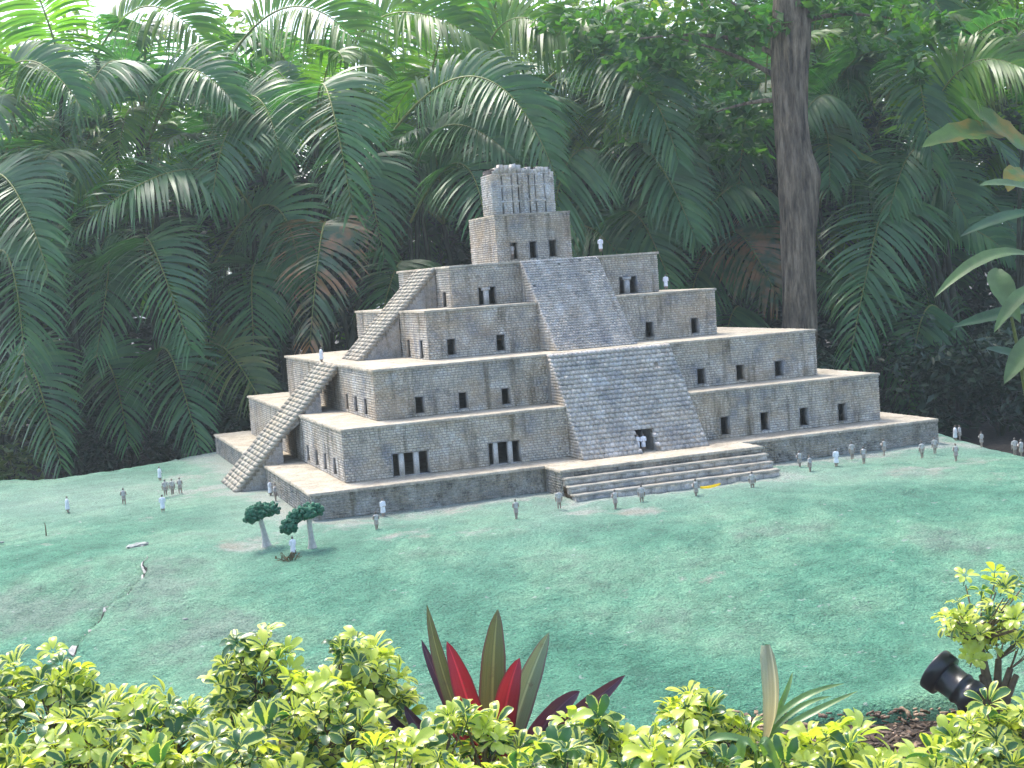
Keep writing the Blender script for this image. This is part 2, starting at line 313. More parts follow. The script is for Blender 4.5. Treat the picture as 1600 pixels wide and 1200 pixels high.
FRONDS = [
    ((-0.475, 3.340, 2.278), (-0.529, 2.640, 2.584), (-0.562, 1.936, 1.617), .46, 46, 'palm', 4),
    ((-1.863, 3.627, 1.163), (-1.907, 2.927, 1.516), (-1.759, 2.174, 0.724), .42, 44, 'palm', 2),
    ((-0.473, 3.147, 1.212), (-0.636, 2.592, 1.536), (-0.938, 1.989, 0.659), .40, 44, 'brownpalm', 4),
    ((-1.050, 3.282, 1.711), (-1.583, 2.963, 2.032), (-2.475, 2.600, 1.579), .40, 50, 'palm', 3),
    ((-3.124, 3.697, 1.847), (-2.889, 3.101, 2.053), (-2.658, 2.323, 1.309), .44, 46, 'palm', 0),
    ((-3.130, 3.545, 1.251), (-2.913, 2.955, 1.460), (-2.872, 2.339, 0.590), .46, 46, 'palm', 0),
    ((-2.974, 3.531, 0.447), (-2.849, 3.083, 0.699), (-2.694, 2.437, -0.046), .38, 40, 'palm', 0),
    ((-1.919, 3.478, 0.401), (-1.839, 2.941, 0.674), (-1.744, 2.320, -0.024), .40, 42, 'palm', 2),
    ((-1.544, 3.243, 0.428), (-1.456, 2.809, 0.684), (-1.260, 2.062, 0.178), .36, 38, 'olivepalm', 2),
    ((0.162, 3.219, 0.909), (0.012, 2.872, 1.223), (-0.279, 2.611, 0.689), .38, 40, 'palm', 5),
    ((0.193, 3.153, 1.533), (0.424, 2.469, 1.949), (0.425, 1.893, 1.399), .46, 46, 'palm', 5),
    ((1.992, 2.429, 1.650), (1.356, 2.254, 1.989), (0.937, 1.913, 1.228), .50, 46, 'palm', 7),
    ((0.032, 3.156, 2.188), (0.626, 2.452, 2.603), (0.941, 1.742, 1.762), .40, 54, 'palm', 5),
    ((1.224, 2.873, 2.502), (1.640, 2.104, 2.675), (1.850, 1.537, 1.822), .42, 50, 'palm', 7),
    ((0.286, 3.158, 1.997), (0.435, 2.597, 2.259), (0.721, 2.046, 1.943), .34, 42, 'palm', 5),
    ((1.622, 2.578, 1.886), (1.764, 2.006, 1.996), (1.909, 1.469, 1.245), .42, 46, 'palm', 8),
    ((3.226, 2.295, 1.369), (2.630, 1.995, 1.661), (2.012, 1.750, 1.228), .38, 44, 'palm', 9),
    ((2.576, 2.286, 1.091), (2.569, 1.984, 1.258), (2.654, 1.593, 0.739), .42, 36, 'brownpalm', 9),
    ((3.750, 1.648, 0.891), (3.458, 1.264, 1.438), (2.727, 0.782, 0.216), .46, 54, 'palm', 10),
    ((3.806, 1.916, 1.809), (3.307, 1.704, 2.282), (2.860, 1.518, 1.999), .34, 42, 'palm', 10),
    ((3.717, 1.291, 1.575), (3.884, 0.870, 2.336), (4.156, 0.337, 2.178), .42, 48, 'litpalm', 12),
    ((4.397, 1.730, 2.052), (4.615, 1.264, 2.486), (4.824, 0.951, 2.136), .46, 40, 'olivepalm', 12),
    ((3.702, 1.785, 1.053), (3.959, 1.285, 1.241), (4.248, 0.841, 0.932), .30, 42, 'palm', 11),
    ((0.496, 3.659, 2.525), (0.681, 3.436, 3.180), (0.772, 3.257, 3.977), .50, 44, 'litpalm', 5),
    ((-2.350, 4.588, 3.052), (-2.443, 4.337, 3.482), (-2.643, 4.130, 3.999), .46, 40, 'litpalm', 1),
    ((-0.976, 4.217, 3.074), (-0.435, 3.737, 3.404), (0.038, 3.203, 2.784), .50, 50, 'litpalm', 4),
    ((-1.768, 3.917, 2.520), (-1.976, 3.600, 2.961), (-2.381, 3.164, 2.395), .42, 46, 'palm', 1),
    ((-1.822, 4.031, 2.379), (-1.533, 3.437, 2.851), (-1.173, 2.857, 2.487), .40, 46, 'palm', 2),
    ((-3.006, 3.935, 2.660), (-2.646, 3.515, 2.958), (-2.308, 2.938, 2.529), .36, 40, 'palm', 1),
    ((-1.257, 3.826, 2.283), (-0.982, 3.225, 2.608), (-0.896, 2.721, 2.004), .40, 44, 'palm', 3),
    ((-2.161, 3.890, 1.810), (-2.452, 3.497, 2.267), (-2.802, 3.049, 1.786), .42, 46, 'palm', 1),
    ((-0.746, 3.524, 2.076), (-1.136, 3.156, 2.404), (-1.457, 2.679, 1.691), .42, 46, 'palm', 3),
    ((-1.364, 3.675, 1.285), (-0.961, 3.041, 1.740), (-0.859, 2.530, 1.123), .40, 44, 'palm', 3),
    ((-2.336, 3.782, 1.044), (-2.179, 3.334, 1.428), (-2.370, 2.807, 0.666), .40, 44, 'palm', 1),
    ((-2.441, 3.769, 0.435), (-2.270, 3.407, 0.638), (-2.192, 2.905, 0.019), .36, 40, 'palm', 1),
    ((0.836, 3.217, 2.456), (1.099, 2.860, 3.118), (1.572, 2.336, 2.616), .46, 48, 'litpalm', 6),
    ((1.401, 2.986, 2.040), (1.163, 2.572, 2.460), (0.732, 2.247, 1.841), .42, 46, 'palm', 6),
    ((2.136, 2.756, 2.357), (1.732, 2.636, 3.070), (1.202, 2.475, 2.745), .44, 44, 'litpalm', 7),
    ((2.606, 2.519, 1.469), (2.349, 2.229, 2.026), (1.762, 1.964, 1.476), .42, 44, 'palm', 8),
    ((1.767, 2.667, 0.998), (1.730, 2.189, 1.493), (1.849, 1.778, 0.872), .40, 42, 'palm', 8),
    ((1.078, 2.916, 1.103), (1.356, 2.420, 1.426), (1.600, 1.981, 0.992), .40, 42, 'palm', 7),
    ((-0.963, 3.405, 0.992), (-1.125, 3.058, 1.252), (-1.243, 2.607, 0.429), .38, 42, 'palm', 3),
    ((-0.043, 3.245, 1.656), (-0.200, 2.907, 2.043), (-0.228, 2.429, 1.272), .40, 44, 'palm', 4),
    ((4.299, 1.491, 1.312), (3.810, 1.278, 1.816), (3.353, 1.079, 1.333), .38, 44, 'palm', 11),
    ((3.253, 1.791, 0.517), (3.262, 1.498, 0.869), (3.277, 1.000, 0.038), .38, 42, 'palm', 10),
    ((4.064, 1.267, 0.154), (3.680, 1.117, 0.586), (3.291, 0.874, -0.149), .38, 40, 'palm', 11),
    ((3.002, 2.437, 0.856), (2.478, 2.321, 1.098), (2.117, 2.084, 0.553), .38, 40, 'palm', 9),
    ((3.511, 2.305, 1.408), (3.577, 1.991, 1.748), (3.805, 1.560, 1.342), .38, 42, 'palm', 10),
    ((-2.748, 4.457, 2.355), (-2.854, 4.104, 2.781), (-3.185, 3.747, 2.198), .44, 44, 'palm', 0),
    ((-0.034, 3.986, 2.966), (0.338, 3.566, 3.314), (0.919, 3.015, 2.944), .46, 46, 'litpalm', 5),
    ((-2.046, 4.704, 3.174), (-1.634, 4.162, 3.495), (-1.213, 3.659, 3.035), .46, 46, 'litpalm', 2),
    ((3.407, 2.089, 0.926), (3.362, 2.465, 1.426), (2.932, 2.338, 0.646), .36, 40, 'palm', 9),
    ((2.843, 2.335, 0.226), (2.587, 2.142, 0.671), (2.234, 1.891, -0.010), .36, 38, 'palm', 9),
]
PALM_BASES = [(-3.11, 3.73), (-2.44, 3.81), (-1.76, 3.36), (-1.06, 3.53), (-0.48, 3.01), (0.25, 3.18), (0.87, 2.74), (1.52, 2.41), (2.23, 2.47), (2.60, 2.02), (3.33, 1.55), (4.22, 1.87), (4.16, 0.83)]
BACK_BASES = [(-3.21, 5.78), (-2.42, 5.93), (-1.67, 5.13), (-0.80, 5.56), (-0.15, 4.80), (0.73, 5.13), (1.38, 4.37), (2.23, 4.38), (2.79, 3.76), (3.86, 4.12), (4.30, 3.23), (5.21, 3.43), (5.45, 2.71), (6.28, 2.84)]
BACK_TREES = [(-2.67, 8.99, 4.60, 1.40), (-1.19, 9.52, 4.50, 1.40), (1.08, 9.78, 3.90, 1.20), (2.63, 8.70, 4.10, 1.20), (3.33, 6.86, 4.90, 1.40), (4.47, 5.92, 5.60, 1.70), (5.72, 4.95, 5.80, 1.80), (7.61, 4.81, 4.50, 1.50)]
LOW_PLANTS = [(-3.01, 3.44), (-2.64, 3.52), (-2.21, 3.48), (-1.81, 3.12), (-1.41, 3.19), (-1.04, 2.96), (2.82, 1.06), (3.28, 1.00), (3.45, 0.62), (3.74, 0.41), (3.98, 0.22)]
THICKET = [(-3.35, 5.19), (-2.71, 5.39), (-2.03, 4.73), (-1.29, 4.99), (-0.65, 4.34), (0.17, 4.37), (0.86, 3.91), (1.72, 3.93), (2.27, 3.31), (3.10, 3.33), (3.70, 2.70), (4.50, 2.73), (4.89, 2.16), (5.78, 2.17)]
TRUNK = [(2.459, 1.040, -0.363, 0.135), (2.512, 1.075, 0.295, 0.125), (2.556, 1.106, 0.859, 0.122), (2.590, 1.132, 1.330, 0.128), (2.608, 1.153, 1.659, 0.135), (2.612, 1.183, 2.037, 0.125), (2.638, 1.204, 2.414, 0.140), (2.673, 1.215, 2.695, 0.148), (2.726, 1.227, 3.069, 0.140), (2.814, 1.246, 3.677, 0.120)]
TREE_LEAF_AREAS = [(2.07, 1.64, 2.73, 0.50, 0.30, 520), (1.78, 1.83, 2.53, 0.40, 0.28, 360), (2.30, 1.62, 2.20, 0.42, 0.25, 380), (1.91, 1.85, 2.05, 0.32, 0.20, 220), (2.34, 1.24, 2.84, 0.35, 0.20, 260), (3.39, 1.51, 2.89, 0.45, 0.28, 260), (3.60, 1.00, 2.69, 0.35, 0.22, 240), (3.43, 0.82, 2.36, 0.18, 0.12, 70), (2.88, 1.05, 2.89, 0.30, 0.15, 150), (1.67, 2.12, 2.97, 0.45, 0.30, 300), (1.45, 2.40, 2.88, 0.35, 0.25, 160), (2.50, 1.74, 1.87, 0.25, 0.12, 90)]
BRANCHES = [((2.607, 1.235, 2.652), (2.530, 1.381, 2.821), (2.283, 1.593, 3.054)), ((2.589, 1.214, 2.323), (2.458, 1.383, 2.540), (1.934, 1.581, 2.723)), ((2.576, 1.207, 2.182), (2.477, 1.353, 2.252), (2.104, 1.369, 2.147)), ((2.717, 1.203, 2.739), (2.975, 1.123, 2.861), (3.471, 1.048, 2.750)), ((2.562, 1.239, 2.514), (2.296, 1.353, 2.771), (1.665, 1.676, 2.743))]
BIG_LEAVES = [
    ((3.239, -0.612, 0.941), (2.895, -0.589, 1.064), (2.492, -0.582, 0.726), 0.100, 'broad'),
    ((3.153, -0.376, 0.872), (3.048, -0.452, 0.794), (3.123, -0.606, 0.520), 0.170, 'broad'),
    ((3.189, -0.718, 0.738), (2.989, -0.753, 0.752), (2.759, -0.800, 0.491), 0.100, 'broad'),
    ((3.232, -0.650, 0.451), (3.059, -0.703, 0.364), (2.855, -0.754, 0.163), 0.140, 'broad'),
    ((3.454, -0.396, 0.598), (3.192, -0.307, 0.576), (2.831, -0.293, 0.512), 0.110, 'broad_dark'),
    ((3.524, -0.359, 1.353), (3.247, -0.361, 1.449), (3.020, -0.391, 1.416), 0.090, 'broad'),
    ((3.489, -0.332, 0.233), (3.208, -0.333, 0.321), (3.026, -0.373, 0.359), 0.100, 'broad_dark'),
    ((3.811, -0.044, 1.234), (3.520, 0.057, 1.234), (3.193, 0.054, 1.099), 0.100, 'broad_dark'),
]
BANANA = [
    ((3.087, 1.747, 1.869), (3.216, 1.598, 1.898), (3.508, 1.374, 1.700), 0.130, 'yellowing'),
    ((4.148, 0.521, 1.790), (3.676, 0.483, 1.916), (3.252, 0.511, 1.752), 0.260, 'yellowing'),
    ((4.233, 0.366, 1.562), (3.844, 0.420, 1.857), (3.606, 0.523, 2.104), 0.220, 'yellowing'),
    ((3.952, 0.241, 1.426), (3.815, 0.197, 1.608), (3.663, 0.126, 1.386), 0.200, 'yellowing'),
]
RED_BASE = (-1.799, -4.419, -0.200)
RED_LEAVES = [
    ((-1.829, -4.407, -0.172), (-1.917, -4.407, -0.034), (-1.922, -4.345, 0.188), 0.0447, 'olive'),
    ((-1.843, -4.495, -0.143), (-1.872, -4.518, -0.029), (-1.905, -4.453, 0.110), 0.0671, 'red'),
    ((-1.792, -4.420, -0.174), (-1.792, -4.447, 0.008), (-1.744, -4.409, 0.163), 0.0756, 'olive'),
    ((-1.756, -4.379, -0.175), (-1.757, -4.411, -0.042), (-1.731, -4.370, 0.045), 0.0348, 'plum'),
    ((-1.809, -4.509, -0.163), (-1.794, -4.546, -0.035), (-1.730, -4.519, 0.053), 0.0705, 'red'),
    ((-1.756, -4.432, -0.177), (-1.717, -4.478, -0.049), (-1.621, -4.458, 0.091), 0.0688, 'sage'),
    ((-1.676, -4.409, -0.198), (-1.633, -4.460, -0.112), (-1.540, -4.447, -0.087), 0.0592, 'plum'),
    ((-1.678, -4.410, -0.224), (-1.587, -4.479, -0.150), (-1.420, -4.486, -0.052), 0.0592, 'plum'),
    ((-1.908, -4.330, -0.216), (-1.972, -4.346, -0.164), (-1.992, -4.290, -0.092), 0.0453, 'plum'),
    ((-1.989, -4.300, -0.201), (-2.043, -4.319, -0.141), (-2.078, -4.257, -0.055), 0.0383, 'plum'),
    ((-1.823, -4.357, -0.187), (-1.917, -4.352, -0.013), (-1.932, -4.297, 0.083), 0.0314, 'plum'),
    ((-1.693, -4.552, -0.205), (-1.624, -4.614, -0.148), (-1.551, -4.595, -0.123), 0.0403, 'red'),
    ((-1.835, -4.502, -0.194), (-1.881, -4.523, -0.128), (-1.937, -4.458, -0.094), 0.0403, 'red'),
]
PLEAT = [
    ((-1.245, -4.927, -0.148), (-1.221, -4.979, -0.033), (-1.215, -4.917, 0.098), 0.0506, 'pleat'),
    ((-1.225, -4.880, -0.141), (-1.183, -4.939, -0.026), (-1.020, -4.942, -0.025), 0.0193, 'strap'),
    ((-1.253, -4.923, -0.140), (-1.183, -4.995, -0.067), (-1.018, -4.996, -0.031), 0.0190, 'strap'),
    ((-1.207, -4.837, -0.182), (-1.145, -4.902, -0.059), (-1.027, -4.890, -0.071), 0.0163, 'strap'),
    ((-1.387, -5.137, -0.074), (-1.444, -5.162, 0.025), (-1.430, -5.129, -0.167), 0.0249, 'strap'),
    ((-1.367, -5.145, -0.083), (-1.396, -5.179, 0.022), (-1.332, -5.162, -0.152), 0.0249, 'strap'),
    ((-1.186, -4.792, -0.200), (-1.134, -4.853, -0.066), (-1.091, -4.811, -0.017), 0.0149, 'strap'),
    ((-1.216, -4.886, -0.174), (-1.115, -4.969, -0.103), (-0.952, -4.973, -0.114), 0.0160, 'strap'),
    ((-1.333, -5.052, -0.103), (-1.428, -5.065, -0.020), (-1.475, -5.002, -0.099), 0.0212, 'strap'),
    ((-1.272, -4.971, -0.146), (-1.210, -5.039, -0.066), (-1.168, -5.007, -0.146), 0.0187, 'strap'),
]
PLEAT_BASE = (-1.250, -4.928, -0.188)
SHRUBS = [
    ((-2.943, -4.201, 0.199), 0.195, 90, 0),
    ((-2.674, -4.407, 0.114), 0.174, 75, 1),
    ((-2.366, -4.191, 0.176), 0.129, 66, 2),
    ((-2.081, -4.190, 0.103), 0.109, 58, 3),
    ((-2.300, -4.538, 0.114), 0.190, 95, 4),
    ((-1.979, -4.763, 0.020), 0.169, 75, 5),
    ((-1.688, -4.816, -0.026), 0.156, 70, 6),
    ((-1.347, -4.776, -0.036), 0.138, 70, 7),
    ((-1.191, -5.150, -0.053), 0.164, 75, 8),
    ((-0.725, -5.154, -0.063), 0.140, 75, 9),
    ((-0.338, -4.639, 0.089), 0.138, 46, 10),
    ((-2.855, -4.764, 0.175), 0.210, 85, 11),
    ((-2.574, -4.918, 0.141), 0.179, 75, 12),
    ((-2.201, -5.053, 0.085), 0.179, 70, 13),
    ((-1.909, -5.209, 0.064), 0.162, 65, 14),
    ((-1.633, -5.255, 0.035), 0.165, 70, 15),
    ((-1.117, -5.438, -0.011), 0.151, 65, 16),
]
SPOT_A, SPOT_B = (-0.493, -4.585, -0.163), (-0.447, -4.680, -0.225)
MULCH = (-0.698, -4.648, -0.249)

# ------------------------------------------------------------------ the ground
def sstep(t): t = np.clip(t, 0, 1); return t*t*(3-2*t)
CRACK = np.array(CRACK_PTS)
def seg_dist(x, y, P):
    """signed distance to a polyline (positive on its left)"""
    best = np.full(np.shape(x), 1e9); sgn = np.ones(np.shape(x)); tt = np.zeros(np.shape(x))
    for i in range(len(P)-1):
        a, b = P[i], P[i+1]; d = b-a; L2 = d@d
        t = np.clip(((x-a[0])*d[0]+(y-a[1])*d[1])/L2, 0, 1)
        qx, qy = x-(a[0]+t*d[0]), y-(a[1]+t*d[1]); dist = np.hypot(qx, qy)
        s = np.sign(d[0]*qy-d[1]*qx); m = dist < best
        best = np.where(m, dist, best); sgn = np.where(m, s, sgn); tt = np.where(m, (i+t)/(len(P)-1), tt)
    return best*sgn, tt
def mound(x, y):
    x = np.asarray(x, float); y = np.asarray(y, float)
    D = (x+2.883)*.329 + (y+7.923)*.944
    h = -.30*sstep((6.05-D)/2.1)
    h = h - .9*sstep((4.12+.06*np.sin(x*5.1)+.04*np.sin(x*11)-D)/.35)            # the mound's rim by the flower bed
    yb = np.interp(x, [-9, -3.1, -2.75, -2.4, -1.7, 2.2], [1.75, 1.75, 1.42, 1.45, 1.85, 2.0])
    h = h - .55*sstep((y-yb)/.5) - .03*sstep((y-yb+.35)/.4)
    xe = np.interp(y, [-5, -2.3, -1.15, 0, 2], [1.68, 1.72, 2.02, 2.3, 2.5])
    h = h - .6*sstep((x-xe)/.5) - .025*sstep((x-xe+.3)/.35)
    h = h - .55*sstep((-4.6-x)/.6)
    h = h + .03*np.sin(x*1.7+.5)*np.sin(y*1.3+1)*sstep((6.0-D)/.8)
    return h
def lumps(x, y):
    out = np.empty(np.shape(x)).ravel(); xs = np.ravel(x); ys = np.ravel(y)
    for i in range(len(xs)):
        p = Vector((xs[i]*2.6, ys[i]*2.6, .3)); q = Vector((xs[i]*14, ys[i]*14, 2.3)); k = Vector((xs[i]*38, ys[i]*38, 5.1))
        out[i] = .020*mnoise.noise(p) + .007*mnoise.noise(q) + .0035*mnoise.noise(k)
    return out.reshape(np.shape(x))

def ground_mat():
    m, nt, b = newmat('painted_green_concrete'); L = nt.links
    v = coords(nt)
    n1 = noisef(nt, v, 1.1, 7, .68)
    r1 = ramp(nt, [(.30, (.046, .128, .092)), (.40, (.054, .190, .122)), (.48, (.080, .232, .152)), (.56, (.128, .280, .182)), (.64, (.135, .220, .165)), (.73, (.20, .275, .22))]); L.new(n1, r1.inputs[0])
    n2 = noisef(nt, v, 9, 6, .7)
    r2_ = ramp(nt, [(.34, (.66, .72, .71)), (.5, (1, 1, 1)), (.66, (1.3, 1.24, 1.22))]); L.new(n2, r2_.inputs[0])
    c = mixc(nt, r1.outputs[0], r2_.outputs[0], 1.0, 'MULTIPLY')
    # flakes where the paint has come off
    n3 = noisef(nt, v, 24, 3, .5); f3 = ramp(nt, [(.685, (0, 0, 0)), (.72, (1, 1, 1))]); L.new(n3, f3.inputs[0])
    c = mixc(nt, c, (.33, .35, .34), math_(nt, 'MULTIPLY', f3.outputs[0], .55))
    # bare cement: painted-out mask stored per vertex, broken up by noise
    at = nt.nodes.new('ShaderNodeAttribute'); at.attribute_name = 'bare'
    n4 = noisef(nt, v, 6, 6, .72)
    bm_ = math_(nt, 'ADD', at.outputs['Fac'], math_(nt, 'MULTIPLY', math_(nt, 'SUBTRACT', n4, .5), 1.5))
    fb = ramp(nt, [(.38, (0, 0, 0)), (.62, (1, 1, 1))]); L.new(bm_, fb.inputs[0])
    n5 = noisef(nt, v, 3.1, 5, .6); cb = ramp(nt, [(.35, (.24, .21, .165)), (.5, (.31, .32, .295)), (.65, (.35, .29, .255))]); L.new(n5, cb.inputs[0])
    c = mixc(nt, c, cb.outputs[0], math_(nt, 'MULTIPLY', fb.outputs[0], .9))
    ac = nt.nodes.new('ShaderNodeAttribute'); ac.attribute_name = 'raw'
    wsh = math_(nt, 'MULTIPLY', ac.outputs['Fac'], math_(nt, 'ADD', noisef(nt, v, 2.6, 6, .7), .25), True)
    c = mixc(nt, c, (.30, .375, .325), wsh)
    fine = noisef(nt, v, 130, 3, .65); fr_ = ramp(nt, [(.32, (.55, .57, .57)), (.48, (1, 1, 1)), (.68, (1.38, 1.36, 1.34))]); L.new(fine, fr_.inputs[0])
    c = mixc(nt, c, fr_.outputs[0], 1.0, 'MULTIPLY')
    L.new(c, b.inputs['Base Color']); b.inputs['Roughness'].default_value = .85; b.inputs['Specular IOR Level'].default_value = .25
    hh = math_(nt, 'ADD', fine, math_(nt, 'MULTIPLY', noisef(nt, v, 45, 4, .6), 1.6))
    bump(nt, b, hh, 1.0, .016)
    return m
MAT['green'] = ground_mat()
MAT['soil'] = plain_mat('dark_garden_soil', (.045, .034, .026), .95, 25, .5, .8, .02)

GX = np.arange(-5.6, 3.41, .022); GY = np.arange(-5.0, 3.01, .022)
gx, gy = np.meshgrid(GX, GY)
gh = mound(gx, gy) + lumps(gx, gy)*np.where((np.abs(gx) < 1.95) & (np.abs(gy) < 1.75), .25, 1)
cd, ct = seg_dist(gx, gy, CRACK)
cw = sstep(ct/.12)*sstep((1-ct)/.12)
gh += cw*(.024*np.exp(-np.maximum(cd, 0)/.16)*(cd > 0) - .030*np.exp(-(np.abs(cd+.004)/.014)**2))
raw = 0*cw*np.exp(-(np.abs(cd+.020+.004*np.sin(ct*37))/(.003+.020*np.sin(ct*8+.6)**4))**4)*.9
raw = raw*0
dist_t = np.maximum(np.maximum(np.abs(gx)-1.7, np.abs(gy)-1.65), 0)
bare = np.minimum(.72, .95*np.exp(-dist_t/.24))
dst = np.maximum(np.maximum(np.abs(gx+.03)-.55, -2.07-gy), 0)
bare = np.maximum(bare, .66*np.exp(-dst/.10)*(gy < -1.6))
raw = .8*np.exp(-np.minimum(dist_t, dst)/.42)
raw = np.maximum(raw, .6*np.exp(-((gx+2.6)**2+(gy-.2)**2)/(2*.8**2)))
for (bx_, by_, br_, bs_) in BARE_SPOTS:
    bare = np.maximum(bare, bs_*np.exp(-((gx-bx_)**2+(gy-by_)**2)/(2*br_*br_)))
ny, nx = gx.shape
idx = np.arange(ny*nx).reshape(ny, nx)
F = np.stack([idx[:-1, :-1], idx[:-1, 1:], idx[1:, 1:], idx[1:, :-1]], -1).reshape(-1, 4)
me = mesh('painted_mound', np.stack([gx, gy, gh], -1), F, MAT['green'], smooth=True)
for nm, arr in (('bare', bare), ('raw', raw)):
    a_ = me.attributes.new(nm, 'FLOAT', 'POINT'); a_.data.foreach_set('value', arr.ravel().astype(np.float32))
mound_ob = tag(obj('painted_mound', me), kind='structure')
def gz(x, y):
    fx = (x-GX[0])/.022; fy = (y-GY[0])/.022; ix = int(fx); iy = int(fy); ax_, ay = fx-ix, fy-iy
    return (gh[iy, ix]*(1-ax_)+gh[iy, ix+1]*ax_)*(1-ay)+(gh[iy+1, ix]*(1-ax_)+gh[iy+1, ix+1]*ax_)*ay
# the crack: a dark split, and the pale broken edge of the cement beside it
kk = 90; tt_ = np.linspace(0, len(CRACK)-1, kk); cp = np.stack([np.interp(tt_, range(len(CRACK)), CRACK[:, i]) for i in (0, 1)], 1)
for i in range(kk):
    cp[i] += np.array([mnoise.noise(Vector((i*.31, 1, 0))), mnoise.noise(Vector((i*.31, 9, 0)))])*.022
tg = np.gradient(cp, axis=0); tg /= np.linalg.norm(tg, axis=1)[:, None]; nr_ = np.stack([-tg[:, 1], tg[:, 0]], 1)
MAT['void'] = plain_mat('dark_crack', (.02, .022, .02), .95); MAT['cement'] = plain_mat('bare_cement', (.36, .35, .33), .9, 60, .3, .5, .004)
end = np.clip(np.minimum(np.arange(kk), kk-1-np.arange(kk))/8, 0, 1)
for nm, o0, w0, amp, dz, mt in (('crack', .0, .0035, .004, .0045, 'void'), ('broken_edge', -.001, .002, .030, .0030, 'cement')):
    wv = np.array([max(.0, (w0+amp*max(0, mnoise.noise(Vector((i*.11, 4 if nm == 'crack' else 7, 0)))+.25)))*end[i] for i in range(kk)])
    A_ = cp+nr_*(o0+wv*(.5 if nm == 'crack' else 0))[:, None]; B_ = cp+nr_*(o0-wv)[:, None]
    V = [(p[0], p[1], gz(*p)+dz) for p in A_]+[(p[0], p[1], gz(*p)+dz) for p in B_]
    F = np.array([[i, i+1, kk+i+1, kk+i] for i in range(kk-1)])
    o = obj(nm, mesh(nm, np.array(V), F[:, ::-1], MAT[mt]), mound_ob)
SOILZ = -.34
bs = MB()
n = 60
sx, sy = np.meshgrid(np.linspace(-9, 11, 2*n), np.linspace(-9, 14, 2*n))
sz = SOILZ + .02*np.sin(sx*3)*np.sin(sy*2.3)
ii = np.arange(4*n*n).reshape(2*n, 2*n)
FF = np.stack([ii[:-1, :-1], ii[:-1, 1:], ii[1:, 1:], ii[1:, :-1]], -1).reshape(-1, 4)
tag(obj('garden_soil', mesh('garden_soil', np.stack([sx, sy, sz], -1), FF, MAT['soil'], smooth=True)), kind='structure')
big = np.array([[-900, -900, SOILZ-.06], [900, -900, SOILZ-.06], [900, 900, SOILZ-.06], [-900, 900, SOILZ-.06]], float)
tag(obj('ground', mesh('ground', big, np.array([[0, 1, 2, 3]]), MAT['soil'])), kind='structure')

# ------------------------------------------------------------------ the temple
TA = [1.700, 1.489, 1.257, .854, .625]          # half widths of the five stages
TF = [1.646, 1.429, 1.189, .805, .559]          # front
TB = [1.646, 1.408, 1.173, .800, .547]          # back
TZ = [.128, .384, .639, .901, 1.131]            # tops
SLAB = .013
temple = empty('stepped_temple')
tag(temple, 'grey stone stepped temple model with five terraces, stairways and a tower on top', 'temple')

def panel(O, U, w, h, holes, out):
    """wall sheet with openings; holes (u0,u1,v0,v1)"""
    O = np.asarray(O, float); U = np.asarray(U, float); Z = np.array([0, 0, 1.0])
    us = sorted({0, w, *[q for hl in holes for q in hl[:2]]}); vs_ = sorted({0, h, *[q for hl in holes for q in hl[2:]]})
    for i in range(len(us)-1):
        for j in range(len(vs_)-1):
            uc, vc = (us[i]+us[i+1])/2, (vs_[j]+vs_[j+1])/2
            if any(a < uc < b and c < vc < d for a, b, c, d in holes): continue
            out.add([O+U*us[i]+Z*vs_[j], O+U*us[i+1]+Z*vs_[j], O+U*us[i+1]+Z*vs_[j+1], O+U*us[i]+Z*vs_[j+1]], [[0, 1, 2, 3]])

def bricks(O, U, Nn, w, h, holes, out, row=.0128, ln=.0215, gap=.0022, proud=.0036, jit=.0016, miss=.004):
    O = np.asarray(O, float); U = np.asarray(U, float); Nn = np.asarray(Nn, float)
    nr = max(1, round(h/row)); rh = h/nr
    A = []
    for r in range(nr):
        v0, v1 = r*rh, (r+1)*rh; vc = (v0+v1)/2
        iv = [(0, w)]
        for a, b, c, d in holes:
            if c < vc < d:
                nv = []
                for p, q in iv:
                    if b <= p or a >= q: nv.append((p, q)); continue
                    if a > p: nv.append((p, a))
                    if b < q: nv.append((b, q))
                iv = nv
        for p, q in iv:
            u = p - (ln*.5 if r % 2 else 0)
            while u < q-1e-6:
                l = ln*random.uniform(.8, 1.22); a = max(u, p); b = min(u+l, q)
                if q-b < ln*.35: b = q; u = q
                if b-a > .004 and random.random() > miss:
                    A.append((a+gap/2, b-gap/2, v0+gap/2+random.uniform(-.0006, .0006), v1-gap/2, proud+random.uniform(-jit, jit)))
                u += l
    A = np.array(A); k = len(A)
    t = .0012
    Z = np.array([0, 0, 1.0])
    def P(u, v, d): return O + u[:, None]*U + v[:, None]*Z + d[:, None]*Nn
    u0, u1, v0, v1, d = A.T; z0 = np.zeros(k)-.002
    V = np.stack([P(u0, v0, z0), P(u1, v0, z0), P(u1, v1, z0), P(u0, v1, z0),
                  P(u0+t, v0+t, d), P(u1-t, v0+t, d), P(u1-t, v1-t, d), P(u0+t, v1-t, d)], 1)
    V[:, 4:] += rng.uniform(-.0007, .0007, (k, 4, 3))
    base = np.array([[4, 5, 6, 7], [0, 1, 5, 4], [1, 2, 6, 5], [2, 3, 7, 6], [3, 0, 4, 7]])
    F = (base[None] + (np.arange(k)*8)[:, None, None]).reshape(-1, 4)
    out.add(V.reshape(-1, 3), F)

